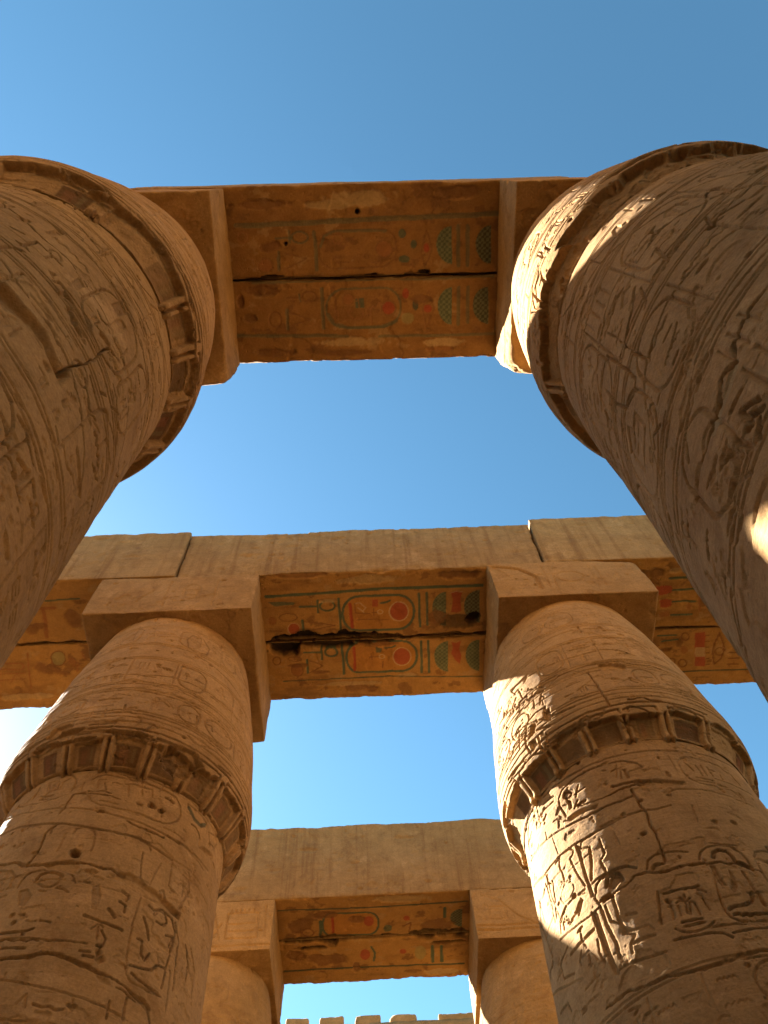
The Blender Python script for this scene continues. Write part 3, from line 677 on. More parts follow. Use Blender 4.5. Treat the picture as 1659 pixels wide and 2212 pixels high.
   ('L',0.03,0.02,[-1.467,8.12,-1.487,8.546,-1.509,9.129]),
  ],
 },
 'R1': {
  'nscr': 36,
  'text': [(-2.4,2,5.95,6.42,0.42,0.018),(-2.4,1.9,4.75,5.8,0.44,0.019),(-2.4,1.6,3.75,4.62,0.42,0.018),(-2.2,1.6,2.8,3.6,0.4,0.018)],
  'rings': (),
  'captext': [(-2.4,2,7.28,7.7,0.24,0.014),(-2.4,2,7.9,8.6,0.3,0.01)],
  'capchips': [((0.75,6.85),1,0.22,0.09,3),((1.9,6.9),0.6,0.2,0.09,4),((-0.5,6.82),0.5,0.1,0.05,6),((1.1,7.2),0.5,0.1,0.06,5)],
  'fshift': 0,
  'plain': ((-1.2,3),),
  'capbands': (7.2,),
  'shaft': [
   ('L',0.03,0.02,[-0.396,6.605,-0.241,6.349,-0.026,6.331,0.206,6.156,0.426,5.936,0.654,5.73,0.845,5.268,0.889,4.743]),
   ('L',0.03,0.02,[-0.646,6.258,-0.432,6.236,-0.187,6.162,0.071,6.061,0.285,5.804,0.51,5.545,0.706,5.214]),
   ('C',0.035,0.03,[-0.649,5.194,-0.55,5.269,-0.276,5.343,-0.055,5.44,0.144,5.387,0.285,5.338,0.5,5.178,0.679,4.881,0.745,4.433]),
   ('C',0.035,0.03,[-0.649,5.194,-0.741,5.099,-0.837,4.841,-0.896,4.522,-1.059,4.305]),
   ('L',0.035,0.025,[-0.481,4.144,-0.372,4.262,-0.273,4.314,-0.158,4.345,0.024,4.382,0.183,4.331,0.387,4.238,0.568,4.063]),
   ('L',0.03,0.02,[-0.489,4.105,-0.617,3.985,-0.74,3.817]),
   ('L',0.035,0.025,[-0.522,3.418,-0.437,3.52,-0.257,3.637,-0.109,3.678,0.102,3.694,0.361,3.657]),
   ('L',0.025,0.02,[-0.254,3.554,-0.111,3.605,0.075,3.605,0.317,3.573]),
   ('C',0.06,0.07,[0.215,3.392,0.123,3.412,0.036,3.402,-0.038,3.368,-0.081,3.288,-0.168,3.332,-0.259,3.267,-0.339,3.25,-0.435,3.259,-0.553,3.283,-0.644,3.277]),
   ('w',0.06,0.05,[-0.103,3.258,-0.181,3.234,-0.277,3.227,-0.332,3.224]),
   ('C',0.025,0.05,[-0.283,5.184,-0.278,4.742,-0.269,4.318]),
   ('L',0.03,0.025,[-0.411,5.099,-0.538,5.117,-0.611,5.044,-0.612,4.714,-0.578,4.511,-0.48,4.399,-0.399,4.42,-0.387,4.587,-0.397,4.876,-0.411,5.099]),
   ('L',0.05,0.04,[-0.228,4.806,-0.094,4.885,0.028,5.025]),
   ('L',0.03,0.03,[-0.202,5.244,-0.093,5.277,-0.009,5.249]),
   ('S',0.05,0.03,[-0.028,5.213,0.035,5.162,-0.06,5.026,-0.114,5.105]),
   ('L',0.03,0.025,[0.039,4.929,-0.018,4.71,-0.055,4.682]),
   ('L',0.045,0.04,[0.277,5.245,0.362,5.331,0.431,5.246]),
   ('L',0.03,0.03,[0.229,5.062,0.275,5.091,0.227,4.782,0.306,4.763]),
   ('L',0.03,0.03,[0.25,4.767,0.305,4.791,0.386,4.76]),
   ('L',0.04,0.03,[0.065,4.057,0.107,4.079,0.136,4.057]),
   ('L',0.03,0.02,[0.052,4.087,0.003,4.002,-0.003,3.865,0.029,3.819]),
   ('L',0.045,0.03,[-0.428,4.079,-0.489,4.071,-0.512,3.992]),
   ('L',0.045,0.03,[-0.203,3.916,-0.154,3.925]),
   ('L',0.03,0.02,[-0.526,3.828,-0.454,3.782]),
   ('L',0.03,0.02,[-0.146,4.17,-0.066,4.17]),
   ('L',0.03,0.02,[-0.15,4.044,-0.048,4.111]),
   ('L',0.05,0.04,[0.671,5.104,0.718,5.132,0.729,5.023]),
   ('L',0.03,0.025,[0.735,4.808,0.763,4.777]),
   ('L',0.03,0.025,[0.533,4.549,0.569,4.508,0.617,4.453]),
   ('L',0.03,0.02,[0.506,4.748,0.462,4.57,0.51,4.499]),
   ('L',0.04,0.03,[-0.155,3.115,-0.239,3.129]),
   ('L',0.04,0.035,[-0.205,3.02,-0.149,2.949]),
   ('L',0.04,0.035,[-0.223,2.964,-0.168,2.894]),
   ('L',0.04,0.03,[-0.217,3.042,-0.236,2.915,-0.262,2.94]),
   ('L',0.04,0.035,[-0.439,3.046,-0.375,3.016,-0.374,2.924]),
   ('L',0.04,0.03,[-0.316,2.994,-0.304,2.864]),
   ('L',0.03,0.03,[-0.364,3.045,-0.349,2.909]),
   ('L',0.04,0.04,[-0.203,2.885,-0.245,2.856]),
   ('L',0.03,0.02,[-0.544,3.151,-0.489,3.137]),
   ('L',0.03,0.03,[-0.537,3.069,-0.501,3.047]),
   ('L',0.03,0.02,[-0.457,2.918,-0.364,2.793]),
   ('L',0.03,0.02,[-0.691,4.62,-0.743,4.584]),
   ('L',0.03,0.03,[-0.623,3.919,-0.574,3.965,-0.496,3.874]),
   ('S',0.05,0.02,[-0.674,4.494,-0.659,4.374,-0.746,4.301,-0.825,4.443]),
  ],
  'capital': [
   ('L',0.03,0.03,[0.009,7.57,-0.032,7.274,0.036,7.143]),
   ('L',0.03,0.03,[0.046,7.391,0.048,7.168,0.099,7.114]),
   ('L',0.03,0.03,[0.102,7.512,0.172,7.29]),
   ('L',0.03,0.03,[-0.112,7.214,-0.168,7.105,-0.234,7.087]),
   ('L',0.03,0.03,[-0.262,7.309,-0.382,7.152,-0.448,7.041]),
   ('L',0.03,0.03,[-0.222,7.205,-0.367,7.057]),
   ('L',0.03,0.03,[-0.18,7.094,-0.194,7.003,-0.414,6.92]),
   ('L',0.03,0.03,[-0.467,7.164,-0.41,6.977,-0.43,6.852]),
   ('L',0.04,0.04,[-0.164,6.863,-0.332,6.857,-0.447,6.87]),
   ('L',0.04,0.03,[-0.044,6.891,0.031,6.879,0.089,6.88]),
   ('L',0.04,0.04,[-0.147,6.851,-0.12,6.801]),
   ('L',0.03,0.03,[0.372,8.04,0.439,7.746,0.496,7.457]),
   ('L',0.03,0.03,[0.295,7.31,0.38,7.184,0.468,7.121]),
   ('L',0.03,0.03,[-0.322,7.223,-0.376,6.865]),
   ('L',0.03,0.02,[-0.166,7.894,-0.018,8.112,0.15,8.241]),
  ],
 },
 'L3': {
  'nscr': 60,
  'rings': (),
  'captext': [(-2,2,8.9,9.6,0.3,0.012),(-2,2,7.9,8.6,0.3,0.012)],
  'abacus': [('L',0.025,0.014,[-4.2,10.06,-1.9,10.06]),('L',0.025,0.014,[-2.7,10.2,-2.15,10.2,-2.15,10.72,-2.7,10.72,-2.7,10.2]),('L',0.02,0.014,[-2.7,10.5,-2.15,10.5]),('L',0.02,0.014,[-2.65,10.35,-2.2,10.35]),('L',0.02,0.014,[-2.65,10.72,-2.65,10.8]),('L',0.02,0.014,[-2.57,10.72,-2.57,10.8]),('L',0.02,0.014,[-2.49,10.72,-2.49,10.8]),('L',0.02,0.014,[-2.41,10.72,-2.41,10.8]),('L',0.02,0.014,[-2.33,10.72,-2.33,10.8]),('L',0.02,0.014,[-2.25,10.72,-2.25,10.8]),('L',0.022,0.014,[-2.8,10.2,-2.95,10.75]),('L',0.022,0.014,[-2.95,10.2,-2.8,10.5]),('L',0.022,0.014,[-3,10.65,-3.008,10.688,-3.029,10.721,-3.062,10.742,-3.1,10.75,-3.138,10.742,-3.171,10.721,-3.192,10.688,-3.2,10.65,-3.192,10.612,-3.171,10.579,-3.138,10.558,-3.1,10.55,-3.062,10.558,-3.029,10.579,-3.008,10.612,-3,10.65]),('L',0.022,0.014,[-3.2,10.2,-3,10.45,-3.2,10.5]),('L',0.022,0.012,[-2,10.2,-2.03,10.85])],
 },
 'R3': {
  'nscr': 60,
  'rings': (),
  'captext': [(-2,2,8.9,9.6,0.3,0.012),(-2,2,7.9,8.6,0.3,0.012)],
  'abacus': [('L',0.03,0.016,[1.75,10.13,4,10.13]),('L',0.03,0.016,[1.75,10.22,4,10.22]),('L',0.022,0.012,[1.9,10.85,2.2,10.75,2.5,10.4,2.75,10.25]),('L',0.022,0.01,[2,10.35,2.3,10.35,2.3,10.6,2,10.6,2,10.35])],
 },
}
# painted signs of the soffits: (kind, colour, width, [x, y, ...]) in metres
PAINT = {
 'a_near': [
  ('L','g',0.054,[-1.503,0.638,-0.668,0.629,0.061,0.606,0.737,0.598,1.85,0.577]),
  ('L','g',0.024,[-1.01,0.805,-0.815,0.805]),
  ('L','g',0.024,[-0.836,0.719,-0.835,0.861]),
  ('L','g',0.024,[-0.592,0.8,-0.6,0.823,-0.62,0.842,-0.65,0.857,-0.686,0.864,-0.724,0.863,-0.759,0.854,-0.786,0.838,-0.804,0.817,-0.809,0.794,-0.801,0.772,-0.781,0.752,-0.751,0.738,-0.715,0.731,-0.678,0.732,-0.643,0.741,-0.615,0.756,-0.598,0.777,-0.592,0.8]),
  ('L','g',0.041,[-0.51,0.74,-0.502,0.921,-0.507,1.211]),
  ('L','b',0.019,[0.541,0.986,0.533,1.041,0.51,1.092,0.474,1.136,0.427,1.169,0.374,1.191,0.316,1.198,-0.264,1.199,-0.32,1.192,-0.372,1.171,-0.416,1.137,-0.449,1.094,-0.468,1.043,-0.473,0.989,-0.47,0.937,-0.459,0.883,-0.435,0.833,-0.398,0.79,-0.351,0.757,-0.298,0.737,-0.242,0.729,0.328,0.728,0.384,0.735,0.436,0.755,0.481,0.788,0.515,0.83,0.536,0.88,0.542,0.934,0.541,0.986]),
  ('L','g',0.03,[-0.442,0.923,-0.38,0.795,-0.242,0.734,0.084,0.73,0.409,0.751]),
  ('L','u',0.019,[-0.143,0.832,-0.148,0.852,-0.159,0.87,-0.177,0.883,-0.197,0.889,-0.219,0.889,-0.239,0.881,-0.255,0.868,-0.265,0.849,-0.268,0.829,-0.263,0.809,-0.252,0.791,-0.234,0.778,-0.214,0.772,-0.192,0.772,-0.172,0.78,-0.156,0.794,-0.146,0.812,-0.143,0.832]),
  ('F','u',0,[0.481,0.973,0.474,1.005,0.457,1.033,0.43,1.054,0.397,1.064,0.363,1.063,0.331,1.051,0.305,1.029,0.289,1,0.284,0.968,0.29,0.936,0.308,0.908,0.335,0.888,0.367,0.878,0.402,0.879,0.433,0.891,0.459,0.912,0.476,0.941,0.481,0.973]),
  ('L','b',0.014,[0.492,0.973,0.485,1.009,0.465,1.04,0.435,1.063,0.399,1.075,0.361,1.074,0.325,1.06,0.297,1.036,0.278,1.004,0.273,0.968,0.28,0.932,0.3,0.901,0.33,0.879,0.366,0.868,0.404,0.869,0.439,0.882,0.468,0.906,0.486,0.938,0.492,0.973]),
  ('F','g',0,[0.673,0.788,0.669,0.808,0.66,0.825,0.646,0.837,0.629,0.843,0.611,0.843,0.594,0.836,0.581,0.823,0.572,0.805,0.569,0.786,0.573,0.766,0.582,0.75,0.596,0.737,0.613,0.731,0.631,0.732,0.647,0.739,0.661,0.752,0.67,0.769,0.673,0.788]),
  ('F','g',0,[0.808,0.924,0.805,0.944,0.798,0.961,0.787,0.973,0.774,0.98,0.759,0.98,0.746,0.972,0.735,0.959,0.728,0.942,0.726,0.922,0.729,0.903,0.736,0.886,0.747,0.873,0.76,0.867,0.775,0.867,0.788,0.874,0.799,0.887,0.806,0.905,0.808,0.924]),
  ('F','g',0,[0.718,1.106,0.714,1.122,0.701,1.136,0.681,1.146,0.656,1.151,0.63,1.15,0.606,1.144,0.586,1.133,0.574,1.118,0.57,1.102,0.574,1.086,0.587,1.072,0.607,1.062,0.632,1.057,0.657,1.057,0.682,1.064,0.701,1.075,0.714,1.089,0.718,1.106]),
  ('L','b',0.017,[0.932,0.751,1.003,0.935,0.967,1.091,0.903,1.209,0.865,1.036,0.899,0.88,0.932,0.751]),
  ('F','r',0,[0.97,0.973,0.968,0.993,0.961,1.01,0.951,1.022,0.938,1.029,0.925,1.029,0.912,1.021,0.902,1.008,0.895,0.991,0.893,0.971,0.895,0.951,0.902,0.934,0.912,0.922,0.925,0.915,0.938,0.915,0.951,0.923,0.961,0.936,0.968,0.953,0.97,0.973]),
  ('K','g',0,[1.272,1.184,1.226,1.177,1.182,1.158,1.142,1.128,1.109,1.089,1.084,1.043,1.069,0.992,1.063,0.939,1.068,0.886,1.083,0.836,1.108,0.792,1.14,0.756,1.179,0.729,1.222,0.713,1.267,0.708]),
  ('L','g',0.042,[1.346,0.715,1.353,1.2]),
  ('L','g',0.042,[1.464,0.718,1.472,1.203]),
  ('K','d',0,[1.789,1.193,1.742,1.185,1.697,1.166,1.656,1.136,1.622,1.097,1.596,1.051,1.579,1,1.573,0.947,1.577,0.894,1.591,0.844,1.615,0.8,1.647,0.764,1.686,0.737,1.729,0.721,1.775,0.716]),
  ('L','g',0.036,[-0.985,0.982,-0.995,1.19]),
  ('F','u',0,[-1.082,1.142,-1.089,1.17,-1.106,1.194,-1.13,1.212,-1.158,1.221,-1.188,1.22,-1.215,1.21,-1.236,1.191,-1.249,1.166,-1.251,1.138,-1.244,1.11,-1.227,1.086,-1.203,1.068,-1.175,1.059,-1.146,1.06,-1.119,1.07,-1.098,1.089,-1.085,1.114,-1.082,1.142]),
  ('L','b',0.014,[-1.074,1.142,-1.082,1.173,-1.1,1.2,-1.126,1.219,-1.158,1.229,-1.19,1.228,-1.22,1.217,-1.243,1.196,-1.257,1.168,-1.26,1.137,-1.251,1.107,-1.233,1.081,-1.207,1.061,-1.176,1.052,-1.144,1.052,-1.114,1.064,-1.091,1.084,-1.077,1.112,-1.074,1.142]),
  ('L','b',0.014,[-0.909,0.989,-0.627,1.062,-0.91,1.187]),
  ('L','u',0.016,[-1.354,0.783,-1.36,0.805,-1.374,0.824,-1.393,0.838,-1.416,0.845,-1.439,0.844,-1.46,0.836,-1.477,0.821,-1.487,0.802,-1.489,0.779,-1.483,0.758,-1.469,0.739,-1.45,0.725,-1.428,0.718,-1.404,0.718,-1.383,0.727,-1.366,0.741,-1.356,0.761,-1.354,0.783]),
  ('T','b',3,[-1.094,0.906,0.163,0.078]),
  ('T','b',4,[1.384,0.306,0.323,0.1]),
  ('T','w',6,[0.097,0.35,0.428,0.1]),
  ('T','w',7,[-0.281,0.416,0.321,0.063]),
  ('T','b',8,[-1.134,0.395,0.399,0.063]),
  ('S','s',2,[0.051,0.507,0.032,0.03]),
  ('S','s',3,[-0.882,0.87,0.024,0.026]),
  ('S','s',4,[0.244,1.298,0.072,0.038]),
  ('S','s',5,[0.897,1.275,0.083,0.043]),
  ('S','s',6,[-1.122,1.274,0.165,0.013]),
  ('L','b',0.014,[0.178,1.057,0.176,1.068,0.17,1.077,0.161,1.083,0.151,1.087,0.14,1.086,0.13,1.083,0.121,1.076,0.116,1.066,0.115,1.056,0.117,1.045,0.123,1.036,0.131,1.03,0.142,1.027,0.153,1.027,0.163,1.031,0.171,1.038,0.176,1.047,0.178,1.057]),
  ('L','b',0.014,[0.346,1.074,0.345,1.081,0.341,1.087,0.335,1.091,0.328,1.094,0.321,1.094,0.314,1.091,0.309,1.086,0.305,1.08,0.304,1.073,0.305,1.066,0.309,1.06,0.315,1.056,0.322,1.053,0.329,1.054,0.336,1.056,0.342,1.061,0.345,1.067,0.346,1.074]),
  ('L','b',0.014,[0.33,0.84,0.431,0.837]),
  ('L','b',0.014,[-0.086,0.825,-0.002,0.822]),
  ('L','b',0.014,[-0.09,0.878,-0.041,0.823,0.003,0.868,0.043,0.838]),
  ('L','b',0.014,[-0.275,1.08,-0.246,1.048,-0.221,1.074,-0.197,1.056]),
  ('L','b',0.014,[-0.315,0.784,-0.184,0.783]),
  ('L','b',0.014,[0.229,1.137,0.308,1.133]),
  ('L','b',0.014,[-0.185,1.126,-0.078,1.124]),
  ('L','b',0.014,[-0.262,1.142,-0.232,1.108,-0.204,1.136,-0.179,1.117]),
  ('L','b',0.014,[-0.154,0.914,-0.076,0.911]),
  ('L','b',0.014,[-0.111,0.905,-0.113,0.915,-0.119,0.924,-0.128,0.931,-0.139,0.934,-0.15,0.934,-0.16,0.93,-0.168,0.923,-0.174,0.914,-0.175,0.903,-0.173,0.893,-0.167,0.884,-0.158,0.877,-0.147,0.874,-0.136,0.874,-0.126,0.878,-0.118,0.885,-0.113,0.895,-0.111,0.905]),
  ('Z','s',(1.317,0.02),[-1.55,1.8]),
  ('Z','s',(1.317,0.035),[0,0.35]),
  ('Z','s',(1.317,0.04),[0.55,0.85]),
 ],
 'a_far': [
  ('L','b',0.022,[-0.922,1.563,-0.727,1.56]),
  ('L','g',0.02,[-0.752,1.513,-0.741,1.609]),
  ('L','b',0.019,[-0.526,1.552,-0.533,1.575,-0.55,1.594,-0.576,1.608,-0.608,1.615,-0.641,1.614,-0.671,1.605,-0.695,1.59,-0.711,1.57,-0.715,1.547,-0.708,1.525,-0.69,1.506,-0.664,1.492,-0.633,1.485,-0.6,1.486,-0.57,1.495,-0.545,1.51,-0.53,1.53,-0.526,1.552]),
  ('L','g',0.042,[-0.448,1.454,-0.455,1.97]),
  ('L','g',0.025,[0.585,1.734,0.576,1.795,0.551,1.852,0.512,1.902,0.461,1.94,0.402,1.963,0.339,1.972,-0.172,1.972,-0.234,1.964,-0.291,1.94,-0.339,1.902,-0.375,1.853,-0.396,1.796,-0.401,1.735,-0.399,1.694,-0.388,1.633,-0.361,1.577,-0.321,1.529,-0.27,1.492,-0.212,1.469,-0.15,1.461,0.352,1.461,0.413,1.469,0.47,1.492,0.518,1.528,0.555,1.576,0.578,1.632,0.585,1.693,0.585,1.734]),
  ('L','g',0.037,[-0.375,1.785,-0.297,1.921,-0.129,1.968,0.325,1.973,0.526,1.895]),
  ('F','u',0,[-0.042,1.602,-0.046,1.624,-0.059,1.643,-0.077,1.658,-0.1,1.665,-0.123,1.664,-0.145,1.656,-0.162,1.64,-0.173,1.62,-0.176,1.598,-0.171,1.575,-0.158,1.556,-0.14,1.542,-0.118,1.535,-0.094,1.535,-0.073,1.544,-0.056,1.559,-0.045,1.579,-0.042,1.602]),
  ('L','b',0.014,[-0.033,1.602,-0.039,1.627,-0.053,1.649,-0.073,1.665,-0.098,1.673,-0.125,1.672,-0.149,1.663,-0.169,1.646,-0.181,1.623,-0.184,1.598,-0.179,1.572,-0.165,1.551,-0.144,1.535,-0.119,1.527,-0.093,1.527,-0.068,1.537,-0.049,1.554,-0.037,1.576,-0.033,1.602]),
  ('F','r',0,[0.509,1.727,0.503,1.756,0.488,1.78,0.465,1.798,0.437,1.807,0.408,1.806,0.38,1.796,0.358,1.776,0.344,1.751,0.34,1.722,0.345,1.694,0.361,1.67,0.384,1.652,0.411,1.643,0.441,1.644,0.468,1.654,0.49,1.674,0.504,1.699,0.509,1.727]),
  ('L','b',0.017,[0.523,1.728,0.516,1.761,0.499,1.789,0.472,1.81,0.439,1.821,0.405,1.82,0.373,1.808,0.347,1.785,0.331,1.755,0.326,1.722,0.332,1.689,0.35,1.661,0.377,1.64,0.409,1.63,0.443,1.63,0.475,1.643,0.501,1.665,0.518,1.695,0.523,1.728]),
  ('F','g',0,[-0.016,1.589,0.105,1.584,0.106,1.716,-0.015,1.707]),
  ('L','u',0.017,[-0.12,1.737,-0.04,1.85,-0.153,1.861]),
  ('L','b',0.017,[-0.281,1.567,-0.265,1.844]),
  ('F','r',0,[0.703,1.546,0.7,1.569,0.692,1.59,0.68,1.605,0.665,1.612,0.649,1.612,0.635,1.603,0.623,1.588,0.615,1.567,0.613,1.543,0.616,1.52,0.624,1.5,0.636,1.485,0.651,1.477,0.666,1.478,0.681,1.486,0.693,1.502,0.7,1.523,0.703,1.546]),
  ('F','d',0,[0.831,1.698,0.828,1.722,0.821,1.744,0.809,1.76,0.795,1.768,0.781,1.767,0.767,1.758,0.756,1.742,0.749,1.72,0.746,1.695,0.749,1.671,0.756,1.65,0.768,1.634,0.782,1.626,0.796,1.626,0.81,1.635,0.821,1.652,0.828,1.673,0.831,1.698]),
  ('F','p',0,[0.77,1.874,0.765,1.9,0.749,1.922,0.725,1.938,0.697,1.946,0.666,1.945,0.637,1.936,0.614,1.918,0.599,1.895,0.594,1.869,0.6,1.843,0.615,1.821,0.639,1.805,0.668,1.797,0.698,1.798,0.727,1.807,0.75,1.825,0.765,1.848,0.77,1.874]),
  ('L','b',0.017,[0.967,1.507,1.037,1.742,0.929,1.997,0.881,1.738,0.967,1.507]),
  ('F','r',0,[1.009,1.747,1.005,1.766,0.995,1.783,0.98,1.794,0.962,1.801,0.942,1.8,0.924,1.793,0.909,1.78,0.899,1.763,0.896,1.744,0.899,1.725,0.909,1.709,0.924,1.697,0.942,1.691,0.962,1.691,0.98,1.698,0.995,1.711,1.005,1.728,1.009,1.747]),
  ('K','g',0,[1.28,1.967,1.237,1.96,1.195,1.94,1.159,1.909,1.128,1.869,1.104,1.821,1.09,1.768,1.085,1.713,1.09,1.659,1.104,1.608,1.126,1.562,1.156,1.524,1.192,1.496,1.233,1.48,1.275,1.475]),
  ('L','g',0.04,[1.365,1.483,1.363,1.961]),
  ('L','g',0.04,[1.486,1.486,1.488,1.937]),
  ('K','d',0,[1.775,1.974,1.726,1.966,1.68,1.946,1.638,1.915,1.603,1.875,1.576,1.827,1.559,1.775,1.552,1.72,1.556,1.666,1.571,1.614,1.596,1.569,1.629,1.532,1.669,1.504,1.714,1.487,1.761,1.483]),
  ('L','g',0.04,[-1.605,2.029,-0.985,2.053,-0.531,2.066,-0.134,2.09]),
  ('L','g',0.034,[0.294,2.099,1.009,2.107,1.871,2.11]),
  ('L','b',0.02,[-1.009,1.836,-1.016,1.869,-1.032,1.898,-1.056,1.919,-1.083,1.93,-1.112,1.929,-1.137,1.917,-1.157,1.894,-1.169,1.865,-1.172,1.831,-1.164,1.798,-1.148,1.77,-1.124,1.749,-1.097,1.738,-1.069,1.739,-1.043,1.751,-1.023,1.773,-1.011,1.803,-1.009,1.836]),
  ('L','g',0.037,[-0.924,1.714,-0.933,1.956]),
  ('L','b',0.014,[-0.893,1.748,-0.627,1.847,-0.896,1.915]),
  ('L','g',0.028,[-1.349,1.353,-0.382,1.353,0.73,1.357,1.819,1.354]),
  ('T','b',3,[-1.275,1.458,0.249,0.081]),
  ('T','b',4,[-1.432,1.824,0.106,0.078]),
  ('T','b',5,[-1.536,1.587,0.05,0.093]),
  ('T','w',6,[-0.137,2.158,0.429,0.071]),
  ('T','u',7,[1.095,2.295,0.202,0.04]),
  ('T','b',8,[-1.144,2.284,0.342,0.063]),
  ('T','b',9,[-0.172,2.314,0.373,0.046]),
  ('T','w',10,[1.153,2.197,0.375,0.063]),
  ('T','b',11,[0.868,1.627,0.169,0.055]),
  ('L','u',0.014,[0.085,1.748,0.092,1.82]),
  ('L','u',0.014,[0.19,1.73,0.224,1.69,0.255,1.723,0.284,1.701]),
  ('L','u',0.014,[0.029,1.607,0.027,1.614,0.023,1.62,0.017,1.625,0.01,1.627,0.003,1.627,-0.005,1.624,-0.01,1.619,-0.014,1.613,-0.015,1.605,-0.013,1.598,-0.009,1.592,-0.003,1.587,0.004,1.585,0.012,1.585,0.019,1.588,0.024,1.593,0.028,1.599,0.029,1.607]),
  ('L','u',0.014,[0.276,1.693,0.312,1.65,0.346,1.685,0.376,1.662]),
  ('L','u',0.014,[-0.052,1.737,-0.054,1.743,-0.057,1.748,-0.062,1.752,-0.067,1.753,-0.073,1.753,-0.079,1.751,-0.083,1.747,-0.086,1.742,-0.087,1.736,-0.085,1.731,-0.082,1.726,-0.077,1.722,-0.072,1.72,-0.066,1.72,-0.06,1.723,-0.056,1.726,-0.053,1.732,-0.052,1.737]),
  ('L','u',0.014,[0.196,1.759,0.194,1.771,0.187,1.782,0.178,1.789,0.166,1.793,0.153,1.793,0.142,1.788,0.133,1.78,0.127,1.769,0.125,1.757,0.128,1.745,0.134,1.735,0.144,1.728,0.156,1.724,0.168,1.724,0.179,1.729,0.189,1.737,0.195,1.747,0.196,1.759]),
  ('L','u',0.014,[0.192,1.791,0.197,1.932]),
  ('L','u',0.014,[-0.019,1.86,0.013,1.822,0.043,1.853,0.07,1.833]),
  ('L','u',0.014,[-0.243,1.724,-0.241,1.853]),
  ('L','u',0.014,[-0.296,1.816,-0.291,1.89]),
  ('L','u',0.014,[0.033,1.63,0.039,1.707]),
  ('L','u',0.014,[0.309,1.691,0.315,1.782]),
  ('Z','s',(1.317,0.02),[-1.55,1.8]),
  ('Z','s',(1.317,0.04),[0.55,0.8]),
 ],
 'b_near': [
  ('L','g',0.043,[-1.552,6.025,-0.52,5.994,0.323,5.964,1.784,5.974]),
  ('F','g',0,[-1.527,6.125,-1.343,6.118,-1.11,6.146,-1.139,6.194,-1.426,6.197]),
  ('L','g',0.028,[-1.049,6.228,-0.788,6.23]),
  ('L','g',0.028,[-0.764,6.123,-0.766,6.343]),
  ('L','g',0.028,[-0.506,6.237,-0.514,6.266,-0.535,6.291,-0.566,6.308,-0.603,6.317,-0.642,6.315,-0.679,6.303,-0.708,6.283,-0.726,6.256,-0.731,6.227,-0.723,6.198,-0.702,6.174,-0.671,6.156,-0.634,6.148,-0.595,6.149,-0.558,6.161,-0.529,6.181,-0.511,6.208,-0.506,6.237]),
  ('L','g',0.034,[-0.441,6.108,-0.429,6.709]),
  ('F','n',0,[0.716,6.405,0.707,6.478,0.682,6.546,0.642,6.605,0.59,6.65,0.529,6.678,0.465,6.687,-0.143,6.681,-0.207,6.67,-0.266,6.641,-0.315,6.595,-0.352,6.536,-0.373,6.467,-0.379,6.394,-0.378,6.371,-0.366,6.298,-0.339,6.231,-0.298,6.174,-0.246,6.13,-0.186,6.103,-0.123,6.094,0.475,6.1,0.538,6.11,0.596,6.138,0.646,6.183,0.685,6.241,0.708,6.308,0.716,6.381,0.716,6.405]),
  ('L','g',0.036,[0.729,6.405,0.719,6.482,0.693,6.554,0.651,6.616,0.596,6.663,0.533,6.693,0.465,6.702,-0.144,6.696,-0.211,6.685,-0.273,6.654,-0.325,6.606,-0.363,6.543,-0.386,6.471,-0.392,6.394,-0.391,6.37,-0.379,6.294,-0.35,6.223,-0.307,6.163,-0.252,6.117,-0.189,6.089,-0.122,6.08,0.475,6.085,0.541,6.096,0.603,6.125,0.655,6.172,0.696,6.233,0.721,6.305,0.729,6.381,0.729,6.405]),
  ('L','r',0.044,[-0.268,6.209,-0.246,6.629]),
  ('L','w',0.015,[-0.191,6.207,-0.119,6.195,-0.019,6.288,-0.072,6.344,-0.147,6.282,-0.047,6.375]),
  ('L','b',0.013,[-0.196,6.206,-0.189,6.369,0.03,6.393]),
  ('F','r',0,[0.083,6.145,0.17,6.155,0.162,6.281,0.08,6.269]),
  ('L','g',0.028,[0.21,6.215,0.293,6.207,0.35,6.18]),
  ('L','w',0.021,[0.638,6.385,0.629,6.442,0.602,6.492,0.563,6.529,0.514,6.547,0.462,6.544,0.414,6.522,0.376,6.482,0.351,6.43,0.343,6.372,0.353,6.314,0.38,6.265,0.42,6.229,0.468,6.212,0.519,6.214,0.567,6.236,0.605,6.275,0.63,6.327,0.638,6.385]),
  ('F','r',0,[0.631,6.384,0.622,6.439,0.597,6.486,0.559,6.521,0.513,6.538,0.464,6.536,0.418,6.514,0.382,6.477,0.358,6.427,0.351,6.372,0.361,6.318,0.386,6.271,0.423,6.237,0.469,6.22,0.517,6.222,0.563,6.243,0.599,6.28,0.623,6.329,0.631,6.384]),
  ('L','w',0.013,[0.242,6.373,0.239,6.384,0.232,6.394,0.22,6.4,0.205,6.404,0.19,6.403,0.176,6.399,0.164,6.391,0.157,6.381,0.154,6.369,0.157,6.358,0.165,6.349,0.177,6.342,0.192,6.339,0.207,6.34,0.221,6.344,0.233,6.352,0.24,6.362,0.242,6.373]),
  ('L','b',0.013,[0.069,6.38,0.147,6.378]),
  ('L','b',0.013,[0.097,6.308,0.101,6.426]),
  ('L','b',0.01,[-0.181,6.503,0.338,6.511]),
  ('L','g',0.034,[0.804,6.074,0.821,6.659]),
  ('L','g',0.034,[0.924,6.065,0.936,6.628]),
  ('K','g',0,[1.23,6.681,1.18,6.671,1.133,6.645,1.09,6.605,1.055,6.554,1.029,6.493,1.012,6.426,1.007,6.357,1.012,6.288,1.028,6.223,1.055,6.166,1.089,6.119,1.13,6.084,1.177,6.063,1.225,6.058]),
